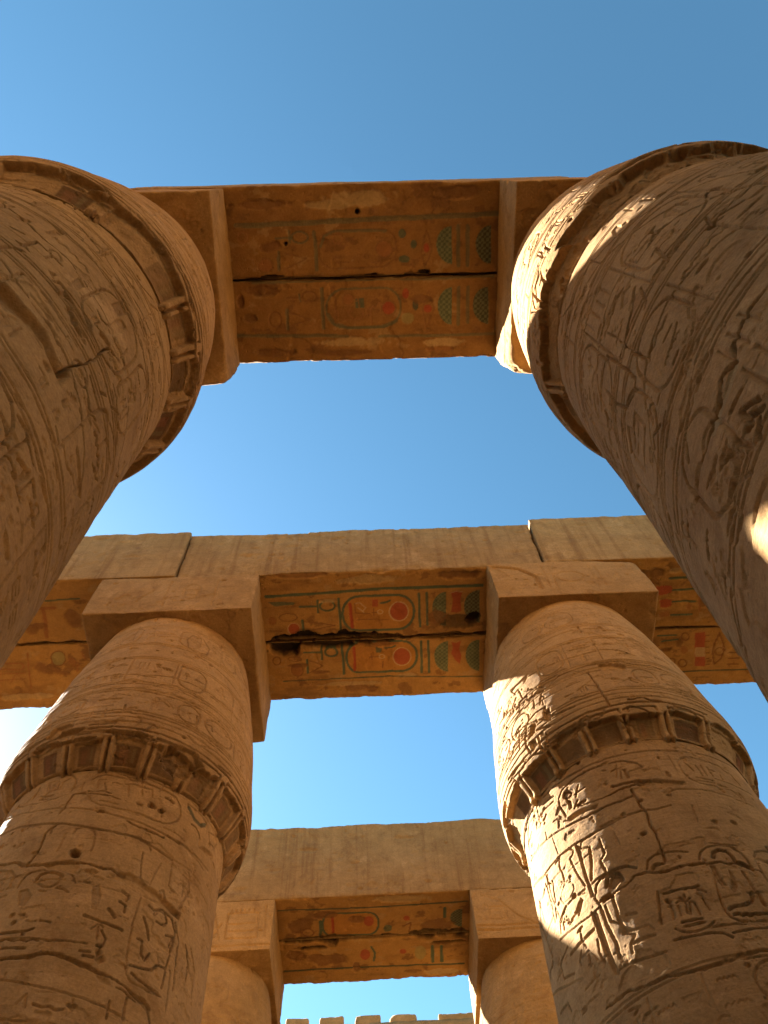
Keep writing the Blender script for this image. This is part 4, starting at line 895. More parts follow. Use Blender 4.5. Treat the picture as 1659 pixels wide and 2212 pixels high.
  ('F','r',0,[1.297,6.081,1.387,6.062,1.483,6.078,1.449,6.205,1.472,6.413,1.392,6.439,1.306,6.42,1.335,6.2]),
  ('L','w',0.01,[1.297,6.081,1.387,6.062,1.483,6.078]),
  ('K','d',0,[1.764,6.635,1.708,6.625,1.654,6.601,1.606,6.564,1.565,6.515,1.534,6.458,1.515,6.395,1.507,6.33,1.513,6.265,1.53,6.205,1.559,6.151,1.597,6.107,1.643,6.075,1.695,6.056,1.75,6.051]),
  ('F','u',0,[-1.42,6.463,-1.426,6.489,-1.439,6.512,-1.458,6.528,-1.481,6.536,-1.504,6.535,-1.525,6.525,-1.542,6.507,-1.552,6.483,-1.553,6.457,-1.547,6.431,-1.534,6.408,-1.515,6.392,-1.492,6.383,-1.469,6.384,-1.448,6.395,-1.432,6.412,-1.422,6.436,-1.42,6.463]),
  ('L','b',0.013,[-1.095,6.418,-1.105,6.442,-1.131,6.462,-1.169,6.476,-1.216,6.483,-1.265,6.48,-1.311,6.47,-1.347,6.452,-1.37,6.43,-1.377,6.405,-1.367,6.381,-1.341,6.361,-1.302,6.347,-1.256,6.341,-1.207,6.343,-1.161,6.353,-1.125,6.371,-1.102,6.393,-1.095,6.418]),
  ('F','r',0,[-1.069,6.628,-1.077,6.663,-1.094,6.693,-1.119,6.715,-1.149,6.726,-1.179,6.724,-1.207,6.711,-1.229,6.687,-1.242,6.655,-1.245,6.62,-1.237,6.586,-1.22,6.556,-1.195,6.534,-1.166,6.523,-1.135,6.525,-1.108,6.538,-1.086,6.562,-1.072,6.593,-1.069,6.628]),
  ('L','w',0.01,[-1.062,6.629,-1.07,6.666,-1.089,6.699,-1.116,6.723,-1.148,6.735,-1.181,6.733,-1.212,6.719,-1.235,6.692,-1.25,6.658,-1.253,6.62,-1.245,6.582,-1.226,6.55,-1.199,6.526,-1.167,6.515,-1.134,6.516,-1.103,6.531,-1.079,6.556,-1.065,6.59,-1.062,6.629]),
  ('L','g',0.039,[-1.014,6.481,-1.013,6.727]),
  ('L','b',0.013,[-0.984,6.497,-0.509,6.578,-0.981,6.668]),
  ('L','b',0.01,[-1.537,6.637,-1.357,6.66]),
  ('T','s',3,[1.407,6.589,0.393,0.136]),
  ('T','b',13,[1.093,6.515,0.157,0.181]),
  ('S','s',4,[-0.821,6.837,0.732,0.11]),
  ('S','s',5,[0.173,6.867,0.447,0.104]),
  ('S','s',6,[-1.341,6.797,0.208,0.091]),
  ('T','b',7,[-0.295,6.769,0.157,0.055]),
  ('T','b',8,[-1.008,5.667,0.503,0.071]),
  ('T','w',9,[-0.003,5.795,0.508,0.086]),
  ('T','b',10,[1.397,5.768,0.358,0.086]),
  ('T','w',11,[-0.578,6.146,0.153,0.035]),
  ('S','s',12,[1.668,6.541,0.131,0.121]),
  ('Z','s',(6.848,0.11),[-1.6,0.5]),
  ('Z','s',(6.848,0.045),[0.3,1.8]),
 ],
 'b_far': [
  ('L','g',0.029,[-1.031,7.057,-0.768,7.063]),
  ('L','g',0.029,[-0.751,6.993,-0.752,7.201]),
  ('L','g',0.029,[-0.497,7.073,-0.505,7.1,-0.523,7.123,-0.551,7.14,-0.584,7.148,-0.618,7.146,-0.651,7.135,-0.676,7.116,-0.692,7.091,-0.697,7.063,-0.69,7.036,-0.671,7.013,-0.644,6.996,-0.611,6.988,-0.576,6.99,-0.544,7.001,-0.518,7.02,-0.502,7.045,-0.497,7.073]),
  ('L','g',0.035,[-0.423,6.931,-0.409,7.484]),
  ('F','n',0,[0.749,7.199,0.741,7.268,0.717,7.332,0.681,7.387,0.633,7.429,0.578,7.455,0.519,7.463,-0.13,7.455,-0.189,7.445,-0.242,7.418,-0.288,7.375,-0.322,7.319,-0.341,7.255,-0.346,7.186,-0.347,7.192,-0.336,7.124,-0.311,7.061,-0.274,7.007,-0.226,6.966,-0.171,6.941,-0.113,6.932,0.527,6.939,0.585,6.949,0.638,6.976,0.684,7.018,0.72,7.073,0.742,7.136,0.749,7.205,0.749,7.199]),
  ('L','g',0.034,[0.765,7.211,0.756,7.283,0.732,7.349,0.694,7.406,0.645,7.45,0.588,7.477,0.527,7.486,-0.142,7.477,-0.202,7.467,-0.258,7.439,-0.305,7.394,-0.34,7.336,-0.36,7.269,-0.365,7.198,-0.365,7.18,-0.354,7.109,-0.328,7.044,-0.289,6.988,-0.239,6.946,-0.183,6.919,-0.122,6.911,0.535,6.918,0.595,6.928,0.65,6.955,0.698,6.999,0.735,7.056,0.757,7.122,0.765,7.193,0.765,7.211]),
  ('L','r',0.037,[-0.231,7.002,-0.236,7.423]),
  ('F','r',0,[0.661,7.214,0.652,7.267,0.629,7.313,0.593,7.347,0.549,7.363,0.503,7.361,0.46,7.34,0.425,7.304,0.403,7.255,0.395,7.202,0.404,7.149,0.428,7.103,0.464,7.07,0.507,7.054,0.553,7.056,0.596,7.076,0.631,7.113,0.654,7.16,0.661,7.214]),
  ('L','w',0.013,[0.672,7.215,0.662,7.272,0.637,7.322,0.598,7.358,0.551,7.376,0.501,7.373,0.454,7.351,0.416,7.311,0.392,7.259,0.385,7.201,0.395,7.144,0.42,7.095,0.459,7.059,0.506,7.042,0.555,7.044,0.602,7.066,0.639,7.105,0.664,7.157,0.672,7.215]),
  ('L','w',0.013,[0.247,7.195,0.244,7.206,0.237,7.216,0.225,7.223,0.211,7.227,0.196,7.226,0.183,7.221,0.172,7.213,0.164,7.202,0.162,7.191,0.165,7.179,0.173,7.169,0.184,7.162,0.198,7.159,0.213,7.159,0.226,7.164,0.238,7.172,0.245,7.183,0.247,7.195]),
  ('L','b',0.013,[0.005,7.199,0.151,7.193]),
  ('L','b',0.013,[0.034,7.138,0.044,7.248]),
  ('F','g',0,[0.116,7.018,0.221,7.038,0.193,7.13,0.114,7.111]),
  ('L','g',0.024,[0.261,7.04,0.354,7.035,0.42,7.007]),
  ('L','b',0.016,[0.216,7.287,0.213,7.397]),
  ('L','g',0.035,[0.835,6.928,0.84,7.522]),
  ('L','g',0.035,[0.949,6.933,0.961,7.518]),
  ('K','g',0,[1.271,7.527,1.22,7.517,1.171,7.493,1.128,7.457,1.091,7.409,1.064,7.353,1.047,7.291,1.042,7.227,1.047,7.164,1.064,7.105,1.09,7.052,1.126,7.009,1.169,6.977,1.216,6.959,1.266,6.954]),
  ('F','r',0,[1.314,6.968,1.399,6.991,1.478,6.958,1.445,7.111,1.487,7.237,1.457,7.387,1.389,7.32,1.316,7.182,1.347,7.075]),
  ('K','g',0,[1.78,7.542,1.729,7.532,1.681,7.507,1.637,7.469,1.601,7.419,1.573,7.361,1.555,7.297,1.548,7.231,1.553,7.165,1.568,7.103,1.594,7.049,1.628,7.004,1.67,6.971,1.717,6.951,1.766,6.946]),
  ('L','b',0.016,[-1.412,7.201,-1.417,7.226,-1.43,7.248,-1.448,7.264,-1.469,7.272,-1.491,7.271,-1.511,7.261,-1.527,7.243,-1.536,7.22,-1.538,7.195,-1.532,7.169,-1.52,7.148,-1.502,7.132,-1.48,7.124,-1.458,7.125,-1.439,7.135,-1.423,7.152,-1.414,7.175,-1.412,7.201]),
  ('L','b',0.013,[-1.078,7.179,-1.085,7.194,-1.104,7.206,-1.133,7.214,-1.168,7.218,-1.204,7.216,-1.238,7.209,-1.266,7.198,-1.283,7.184,-1.288,7.169,-1.281,7.155,-1.262,7.142,-1.233,7.134,-1.199,7.13,-1.162,7.132,-1.128,7.139,-1.101,7.15,-1.083,7.164,-1.078,7.179]),
  ('F','u',0,[-1.07,7.392,-1.078,7.428,-1.095,7.458,-1.12,7.48,-1.149,7.492,-1.179,7.49,-1.207,7.476,-1.229,7.452,-1.242,7.42,-1.245,7.384,-1.237,7.349,-1.22,7.319,-1.195,7.297,-1.166,7.286,-1.136,7.287,-1.108,7.301,-1.086,7.325,-1.073,7.357,-1.07,7.392]),
  ('L','b',0.013,[-1.062,7.393,-1.07,7.431,-1.089,7.465,-1.116,7.489,-1.148,7.501,-1.181,7.499,-1.212,7.484,-1.235,7.458,-1.25,7.423,-1.253,7.384,-1.244,7.345,-1.226,7.312,-1.199,7.288,-1.167,7.276,-1.134,7.278,-1.104,7.293,-1.08,7.319,-1.066,7.354,-1.062,7.393]),
  ('L','g',0.035,[-0.995,7.199,-0.993,7.44]),
  ('L','b',0.013,[-0.953,7.216,-0.742,7.32,-0.961,7.442]),
  ('L','d',0.019,[-1.397,7.589,-0.595,7.574,0.263,7.574,1.825,7.64]),
  ('S','s',4,[-1.342,6.996,0.248,0.111]),
  ('T','b',5,[-1.165,7.3,0.211,0.044]),
  ('S','s',6,[-0.512,6.943,0.341,0.055]),
  ('T','w',7,[0.612,7.559,0.161,0.045]),
  ('T','b',8,[-0.227,7.775,0.242,0.071]),
  ('T','b',9,[0.041,7.804,0.108,0.058]),
  ('T','w',10,[-0.332,7.689,0.537,0.051]),
  ('T','b',11,[-0.802,7.443,0.159,0.044]),
  ('T','b',12,[0.197,6.96,0.263,0.043]),
  ('Z','s',(6.848,0.09),[-1.6,0.5]),
  ('Z','s',(6.848,0.17),[-1.62,-1]),
  ('Z','s',(6.848,0.035),[0.3,1.8]),
 ],
 'bl_near': [
  ('L','u',0.044,[-5.018,6.088,-4.784,6.083]),
  ('L','u',0.055,[-4.964,6.091,-4.968,6.336,-5.002,6.594]),
  ('T','b',3,[-4.54,6.259,0.151,0.16]),
  ('T','b',4,[-5.212,6.454,0.137,0.113]),
  ('T','b',6,[-5.062,6.397,0.137,0.064]),
  ('L','g',0.024,[-4.898,5.958,-4.375,5.933]),
  ('T','b',5,[-4.507,6.389,0.11,0.096]),
  ('S','s',7,[-5.067,6.723,0.083,0.039]),
  ('Z','s',(6.71,0.03),[-6,-4]),
 ],
 'bl_far': [
  ('L','b',0.022,[-4.774,6.996,-4.789,7.041,-4.815,7.08,-4.851,7.109,-4.89,7.123,-4.929,7.121,-4.963,7.103,-4.987,7.072,-4.999,7.031,-4.998,6.985,-4.983,6.94,-4.956,6.901,-4.921,6.873,-4.882,6.859,-4.843,6.861,-4.81,6.878,-4.785,6.909,-4.773,6.95,-4.774,6.996]),
  ('F','p',0,[-4.78,6.995,-4.794,7.038,-4.819,7.076,-4.852,7.103,-4.89,7.116,-4.927,7.114,-4.959,7.098,-4.982,7.068,-4.994,7.029,-4.992,6.985,-4.978,6.942,-4.953,6.906,-4.92,6.879,-4.882,6.866,-4.846,6.867,-4.814,6.884,-4.79,6.913,-4.779,6.952,-4.78,6.995]),
  ('L','u',0.022,[-5.803,7.041,-5.454,7.057,-5.447,7.122,-5.49,7.171,-5.825,7.148]),
  ('L','u',0.023,[-5.348,6.875,-5.415,7.517]),
  ('L','u',0.017,[-5.844,7.238,-5.447,7.241]),
  ('L','u',0.017,[-5.868,7.357,-5.467,7.342]),
  ('L','u',0.014,[-5.588,7.234,-5.706,7.399]),
  ('L','u',0.014,[-5.588,7.234,-5.484,7.427]),
  ('T','b',3,[-5.041,7.192,0.197,0.084]),
  ('T','b',4,[-5.204,7.15,0.112,0.118]),
  ('T','b',5,[-4.884,7.268,0.127,0.047]),
  ('T','u',6,[-4.68,7.074,0.07,0.101]),
  ('L','u',0.022,[-4.711,7.089,-4.596,7.078,-4.639,7.245]),
  ('L','u',0.022,[-4.507,6.881,-4.473,7.016]),
  ('T','w',7,[-5.505,7.686,0.428,0.069]),
  ('Z','s',(6.71,0.03),[-6,-4]),
 ],
 'br_near': [
  ('F','r',0,[4.513,6.122,4.608,6.101,4.754,6.107,4.784,6.174,4.758,6.242,4.585,6.266,4.524,6.216]),
  ('F','r',0,[4.596,6.367,4.691,6.34,4.783,6.353,4.797,6.475,4.71,6.499,4.617,6.479]),
  ('F','u',0,[4.611,6.575,4.773,6.56,4.797,6.641,4.631,6.676]),
  ('L','g',0.028,[4.78,6.186,5.17,6.181]),
  ('L','g',0.028,[4.804,6.395,5.17,6.399]),
  ('L','g',0.029,[4.815,6.632,5.149,6.631]),
  ('L','g',0.036,[4.719,5.975,5.05,5.964]),
  ('F','u',0,[5.126,6.495,5.126,6.513,5.12,6.528,5.109,6.539,5.095,6.544,5.079,6.544,5.064,6.537,5.05,6.525,5.04,6.509,5.036,6.491,5.036,6.474,5.042,6.459,5.053,6.448,5.067,6.443,5.082,6.443,5.098,6.45,5.111,6.462,5.121,6.478,5.126,6.495]),
  ('L','u',0.028,[5.214,6.261,5.27,6.582]),
  ('L','r',0.034,[5.256,6.263,5.385,6.491]),
  ('T','b',4,[4.418,5.885,0.25,0.093]),
  ('T','w',5,[4.827,5.841,0.167,0.062]),
  ('Z','s',(6.875,0.025),[4.1,6.6]),
 ],
 'br_far': [
  ('F','r',0,[5.242,6.977,5.41,6.971,5.491,7.636,5.313,7.617]),
  ('F','w',0,[5.278,7.254,5.442,7.255,5.468,7.448,5.296,7.439]),
  ('L','b',0.017,[5.425,7.038,5.476,7.037]),
  ('L','b',0.017,[5.44,7.148,5.491,7.147]),
  ('L','b',0.017,[5.454,7.259,5.506,7.258]),
  ('L','b',0.018,[5.469,7.37,5.521,7.369]),
  ('L','b',0.018,[5.484,7.482,5.537,7.481]),
  ('L','b',0.018,[5.5,7.595,5.552,7.594]),
  ('L','b',0.024,[5.64,6.995,5.712,7.157,5.76,7.333,5.725,7.494,5.628,7.598,5.579,7.368,5.589,7.185,5.64,6.995]),
  ('L','b',0.018,[5.746,7.359,5.746,7.385,5.738,7.407,5.723,7.423,5.704,7.43,5.681,7.429,5.659,7.42,5.64,7.402,5.625,7.379,5.618,7.353,5.618,7.328,5.626,7.306,5.641,7.291,5.661,7.283,5.683,7.284,5.705,7.293,5.725,7.311,5.739,7.334,5.746,7.359]),
  ('L','b',0.02,[5.151,7.049,5.15,7.073,5.142,7.095,5.127,7.11,5.107,7.118,5.085,7.117,5.063,7.108,5.045,7.09,5.031,7.068,5.024,7.043,5.025,7.018,5.033,6.997,5.048,6.981,5.067,6.973,5.089,6.974,5.111,6.984,5.13,7.001,5.144,7.023,5.151,7.049]),
  ('F','u',0,[5.159,7.298,5.158,7.324,5.15,7.346,5.135,7.361,5.115,7.369,5.093,7.368,5.071,7.358,5.052,7.341,5.038,7.318,5.031,7.292,5.032,7.267,5.04,7.246,5.055,7.23,5.075,7.222,5.097,7.223,5.119,7.233,5.138,7.25,5.152,7.273,5.159,7.298]),
  ('L','b',0.021,[5.171,7.552,5.17,7.578,5.161,7.6,5.146,7.616,5.126,7.624,5.104,7.623,5.082,7.613,5.063,7.595,5.049,7.572,5.042,7.546,5.043,7.521,5.051,7.499,5.066,7.483,5.086,7.475,5.108,7.476,5.13,7.486,5.149,7.503,5.163,7.526,5.171,7.552]),
  ('L','b',0.018,[5.826,7.39,6.023,7.386]),
  ('L','b',0.018,[5.848,7.499,6.04,7.498]),
  ('L','b',0.018,[5.852,7.608,6.034,7.61]),
  ('L','g',0.026,[4.639,7.009,4.939,7.006]),
  ('L','g',0.026,[4.722,7.112,4.964,7.09]),
  ('L','d',0.021,[4.702,7.708,5.492,7.715,6.285,7.718]),
  ('L','b',0.02,[4.979,7.509,4.978,7.53,4.972,7.548,4.959,7.561,4.943,7.568,4.925,7.567,4.906,7.559,4.891,7.544,4.88,7.525,4.874,7.504,4.875,7.483,4.882,7.465,4.894,7.452,4.91,7.446,4.929,7.447,4.947,7.455,4.962,7.469,4.973,7.488,4.979,7.509]),
  ('T','b',3,[4.799,7.282,0.145,0.054]),
  ('Z','s',(6.875,0.02),[4.1,6.6]),
 ],
 'c_near': [
  ('L','g',0.048,[-1.088,12.965,-1.1,13.334]),
  ('L','b',0.028,[-1.56,13.247,-1.481,13.242]),
  ('L','b',0.028,[-1.227,13.259,-1.236,13.291,-1.256,13.318,-1.285,13.337,-1.321,13.346,-1.358,13.343,-1.393,13.33,-1.42,13.307,-1.437,13.277,-1.441,13.244,-1.433,13.213,-1.412,13.186,-1.383,13.167,-1.347,13.158,-1.31,13.16,-1.276,13.174,-1.249,13.197,-1.232,13.226,-1.227,13.259]),
  ('L','b',0.024,[-1.464,13.16,-1.466,13.326]),
  ('F','n',0,[-0.012,13.109,-0.019,13.173,-0.039,13.232,-0.069,13.283,-0.107,13.322,-0.151,13.346,-0.198,13.353,-0.877,13.336,-0.923,13.326,-0.965,13.3,-1,13.259,-1.025,13.207,-1.04,13.147,-1.043,13.083,-1.041,13.044,-1.032,12.981,-1.011,12.922,-0.98,12.872,-0.941,12.834,-0.897,12.811,-0.851,12.803,-0.182,12.82,-0.136,12.829,-0.094,12.855,-0.058,12.895,-0.031,12.946,-0.015,13.006,-0.011,13.07,-0.012,13.109]),
  ('L','g',0.036,[0,13.114,-0.008,13.183,-0.029,13.246,-0.061,13.301,-0.102,13.342,-0.149,13.368,-0.199,13.376,-0.878,13.358,-0.927,13.348,-0.972,13.32,-1.009,13.276,-1.037,13.221,-1.052,13.156,-1.055,13.088,-1.052,13.038,-1.042,12.971,-1.02,12.908,-0.987,12.855,-0.946,12.814,-0.899,12.789,-0.85,12.782,-0.181,12.798,-0.132,12.808,-0.088,12.835,-0.049,12.878,-0.021,12.933,-0.003,12.997,0.001,13.065,0,13.114]),
  ('L','r',0.048,[-0.856,12.898,-0.865,13.267]),
  ('F','r',0,[-0.085,13.032,-0.092,13.076,-0.11,13.115,-0.136,13.143,-0.168,13.156,-0.201,13.154,-0.231,13.136,-0.256,13.105,-0.271,13.064,-0.275,13.019,-0.268,12.974,-0.25,12.936,-0.224,12.908,-0.193,12.895,-0.16,12.897,-0.129,12.915,-0.105,12.946,-0.09,12.986,-0.085,13.032]),
  ('F','r',0,[0.599,12.995,0.595,13.017,0.584,13.036,0.566,13.05,0.546,13.056,0.523,13.055,0.503,13.045,0.486,13.029,0.475,13.009,0.472,12.986,0.476,12.964,0.487,12.945,0.504,12.931,0.525,12.925,0.547,12.926,0.568,12.936,0.584,12.951,0.595,12.972,0.599,12.995]),
  ('L','g',0.052,[1.25,12.776,1.252,13.01]),
  ('K','d',0,[1.583,13.292,1.532,13.283,1.483,13.261,1.439,13.229,1.403,13.188,1.375,13.14,1.358,13.088,1.351,13.034,1.357,12.98,1.373,12.93,1.399,12.887,1.435,12.851,1.478,12.825,1.525,12.811,1.575,12.808]),
  ('L','b',0.028,[0.453,13.205,0.614,13.106,0.571,13.352]),
  ('T','b',3,[-0.962,12.809,0.314,0.119]),
  ('T','b',4,[-0.416,12.955,0.158,0.11]),
  ('S','s',5,[0.932,13.461,0.444,0.147]),
  ('S','s',6,[1.497,13.499,0.202,0.17]),
  ('S','s',7,[-1.314,13.449,0.319,0.056]),
  ('T','b',8,[1.093,13.248,0.361,0.224]),
  ('L','d',0.031,[-1.853,12.643,-0.169,12.672,1.664,12.63]),
  ('F','g',0,[0.252,13.247,0.247,13.281,0.232,13.311,0.211,13.331,0.184,13.342,0.157,13.34,0.131,13.326,0.11,13.302,0.097,13.271,0.093,13.237,0.098,13.203,0.113,13.174,0.135,13.153,0.161,13.143,0.188,13.145,0.214,13.158,0.235,13.182,0.248,13.213,0.252,13.247]),
  ('T','w',9,[0.424,12.496,0.589,0.107]),
  ('T','b',10,[-1.529,13.073,0.236,0.221]),
  ('Z','s',(13.437,0.09),[-1.9,-0.7]),
  ('Z','s',(13.437,0.05),[-1,0.7]),
  ('Z','s',(13.437,0.14),[0.5,1.75]),
 ],
 'c_far': [
  ('F','r',0,[-0.175,13.913,-0.182,13.962,-0.201,14.004,-0.229,14.034,-0.263,14.049,-0.298,14.047,-0.331,14.027,-0.356,13.993,-0.373,13.949,-0.377,13.899,-0.369,13.851,-0.35,13.809,-0.322,13.779,-0.289,13.764,-0.254,13.767,-0.221,13.786,-0.195,13.82,-0.179,13.864,-0.175,13.913]),
  ('L','g',0.037,[-0.152,13.709,-0.084,13.874,-0.114,14.085]),
  ('F','r',0,[0.516,13.887,0.512,13.91,0.501,13.93,0.483,13.944,0.462,13.951,0.439,13.949,0.418,13.939,0.401,13.923,0.39,13.901,0.387,13.878,0.391,13.854,0.402,13.834,0.42,13.82,0.441,13.814,0.464,13.815,0.485,13.825,0.502,13.841,0.513,13.863,0.516,13.887]),
  ('F','p',0,[0.903,13.942,0.896,14.007,0.876,14.063,0.845,14.103,0.808,14.123,0.768,14.121,0.731,14.095,0.7,14.05,0.681,13.992,0.675,13.926,0.682,13.862,0.702,13.807,0.733,13.767,0.77,13.747,0.809,13.75,0.846,13.774,0.876,13.819,0.896,13.877,0.903,13.942]),
  ('L','g',0.053,[1.021,13.778,1.025,14.194]),
  ('L','g',0.054,[1.196,13.79,1.202,14.195]),
  ('T','b',3,[-1.103,14.004,0.445,0.173]),
  ('T','b',4,[-0.778,13.998,0.162,0.173]),
  ('L','d',0.037,[-1.85,14.253,-0.626,14.241,1.63,14.283]),
  ('S','s',5,[-1.327,13.673,0.361,0.068]),
  ('T','w',6,[1.22,14.489,0.414,0.107]),
  ('T','b',7,[-0.463,14.252,0.082,0.146]),
  ('S','s',8,[1.337,13.686,0.406,0.057]),
  ('T','b',9,[-1.62,13.853,0.201,0.172]),
  ('Z','s',(13.437,0.14),[-1.9,-0.7]),
  ('Z','s',(13.437,0.055),[-1,0.7]),
  ('Z','s',(13.437,0.11),[0.6,1.75]),
 ],
}


# ------------------------------------------------------------------ columns
def loop_angles(face, fine, half=1.95):
    a = np.arange(-half, half, fine)
    b = np.linspace(half, 2 * math.pi - half, 40, endpoint=False)
    return np.concatenate([a, b]) + 0.0

def resample(profile, step):
    """profile: [(r,z)] ; step(z) -> spacing"""
    P = np.asarray(profile, float)
    s = np.concatenate([[0], np.cumsum(np.hypot(*np.diff(P, axis=0).T))])
    out = [0.0]
    while out[-1] < s[-1]:
        z = np.interp(out[-1], s, P[:, 1]); out.append(out[-1] + step(z))
    out[-1] = s[-1]
    t = np.array(out)
    # smooth the polyline a little with a Catmull-like resampling
    r = np.interp(t, s, P[:, 0]); z = np.interp(t, s, P[:, 1])
    return r, z

def spline(P, n=14):
    """Catmull-Rom through profile points"""
    P = [np.asarray(p, float) for p in P]
    P = [2 * P[0] - P[1]] + P + [2 * P[-1] - P[-2]]
    out = []
    for k in range(1, len(P) - 2):
        for t in np.arange(n) / n:
            a, b, c, d = P[k - 1:k + 3]
            out.append(.5 * ((2 * b) + (c - a) * t + (2 * a - 5 * b + 4 * c - d) * t * t + (-a + 3 * b - 3 * c + d) * t ** 3))
    out.append(P[-2])
    return [tuple(q) for q in out]

RREF = 1.35
def turned(name, profile, face, fine, step, carve, mat, parent, seed, rough=1.0, close_top=False):
    """a round stone surface: profile revolved, carved by carve(relief)"""
    r, z = resample(profile, step)
    ph = loop_angles(face, fine)
    PH, Z = np.meshgrid(ph, z); R = np.repeat(r[:, None], len(ph), 1)
    rel = Relief((PH * RREF).astype(np.float32), Z.astype(np.float32), seed=seed)
    carve(rel)
    dr, dz = np.gradient(r), np.gradient(z); L = np.hypot(dr, dz) + 1e-9
    nr, nz = (dz / L)[:, None], (-dr / L)[:, None]
    ang = face + PH
    X, Y = R * np.cos(ang), R * np.sin(ang)
    p = np.stack([X.ravel(), Y.ravel(), Z.ravel()], 1) + seed * 31.7
    wob = .020 * fbm(p * .8, seed, 2) + .004 * fbm(p * 3.1, seed + 4, 3) + .0025 * vnoise(p * 14, seed + 8) + .0015 * np.abs(fbm(p * np.array([3., 3., 16.]), seed + 14, 3, .6))
    # flaked patches: shallow steps where the skin of the stone has come away
    fl = fbm(p * np.array([1.7, 1.7, 2.2]), seed + 21, 4, .6)
    wob = wob - .009 * smooth((fl - .24) / .02)
    fl2 = fbm(p * np.array([5., 5., 6.]), seed + 23, 4, .65)
    wob = wob - .007 * smooth((fl2 - .30) / .02)
    pit = vnoise(p * 11, seed + 31)
    wob = wob - .022 * smooth((pit - .70) / .15) * smooth((fbm(p * 1.3, seed + 33, 2) + .1) / .3)
    h = rel.h + rough * wob.reshape(Z.shape)
    X = (R + h * nr) * np.cos(ang); Y = (R + h * nr) * np.sin(ang); ZZ = Z + h * nz
    v = np.stack([X, Y, ZZ], -1).reshape(-1, 3)
    nr_, nc = Z.shape
    i = np.arange(nr_ - 1)[:, None] * nc; j = np.arange(nc)[None]; j2 = (j + 1) % nc
    q = np.stack([i + j, i + j2, i + nc + j2, i + nc + j], -1).reshape(-1, 4)
    o = mesh_object(name, v, q, mat, parent, rgb=rel.rgb, alpha=rel.a)
    return o

def rand_glyph(rel, rng, cx, cy, s, d):
    """one sign of a hieroglyphic text, about s metres high, at (cx,cy)"""
    k = rng.randrange(13); w = max(.016, s * .085)
    Ln = lambda P, ww=w: rel.line([(cx + x * s, cy + y * s) for x, y in P], ww, d)
    Sh = lambda P: rel.shape([(cx + x * s, cy + y * s) for x, y in P], d, .03, .35)
    if k == 0: Ln(ellipse(0, .0, .42, .42)); Sh(ellipse(0, 0, .16, .16))
    elif k == 1: Ln([(-.5, .1 * (i % 2) * 1.6) for i in [0]] + [(-.5 + i / 8, .16 * (i % 2) - .08) for i in range(9)])
    elif k == 2: Ln([(0, -.5), (0, .05)]); Ln([(-.3, .05), (.3, .05)]); Ln(ellipse(0, .3, .17, .24))
    elif k == 3: Sh([(-.08, -.5), (.1, -.5), (.14, .1), (.12, .5), (-.05, .45), (-.12, .1)])
    elif k == 4: Sh(ellipse(0, -.2, .45, .42, 0, math.pi))
    elif k == 5: # bird
        Sh([(-.45, -.1), (-.2, .12), (-.1, .4), (.05, .5), (.17, .4), (.1, .3), (.12, .05), (.05, -.2), (-.15, -.25)]); Ln([(0, -.2), (0, -.5), (.18, -.5)])
    elif k == 6: # seated figure
        Sh([(-.25, -.5), (.3, -.5), (.28, -.15), (.12, -.1), (.14, .15), (.1, .45), (-.08, .48), (-.14, .25), (-.2, -.1)])
    elif k == 7: Ln([(-.5, 0), (.5, 0)], w * 1.3); Ln([(-.3, .22), (.3, .22)])
    elif k == 8: # basket
        Sh([(-.48, .15), (.48, .15), (.3, -.18), (0, -.28), (-.3, -.18)])
    elif k == 9: # reed leaf
        Sh([(-.06, -.5), (.05, -.5), (.16, .3), (.04, .5), (-.12, .2)]); Ln([(.28, -.5), (.28, .35)])
    elif k == 10: Ln([(-.35, .5), (-.35, -.5)]); Ln([(0, .5), (0, -.5)]); Ln([(.35, .5), (.35, -.5)])
    elif k == 11: # snake
        Ln([(-.5, -.1), (-.35, .12), (-.15, -.08), (.05, .1), (.25, -.06), (.5, .04)], w * 1.3)
    else: # stool and lines
        Ln([(-.4, -.4), (-.4, .35), (.4, .35), (.4, -.4), (-.4, -.4)]); Ln([(-.2, 0), (.2, 0)])

def cartouche(rel, rng, cx, z0, z1, w, d):
    rel.line(rrect(cx - w / 2, z0, cx + w / 2, z1, w * .45), .035, d)
    rel.line([(cx - w * .55, z0 - .03), (cx + w * .55, z0 - .03)], .035, d)
    y = z1 - w * .42
    while y > z0 + w * .3:
        if rng.random() < .5: rand_glyph(rel, rng, cx, y, w * .5, d * .9)
        else:
            rand_glyph(rel, rng, cx - w * .2, y, w * .38, d * .9); rand_glyph(rel, rng, cx + w * .2, y, w * .38, d * .9)
        y -= w * .52

def text_band(rel, rng, u0, u1, z0, z1, d=.016):
    u = u0; hgt = z1 - z0
    while u < u1:
        w = hgt * rng.uniform(.45, .8)
        if rng.random() < .6: rand_glyph(rel, rng, u + w / 2, (z0 + z1) / 2, hgt * .72, d)
        else:
            rand_glyph(rel, rng, u + w / 2, z0 + hgt * .73, hgt * .36, d); rand_glyph(rel, rng, u + w / 2, z0 + hgt * .28, hgt * .36, d)
        u += w

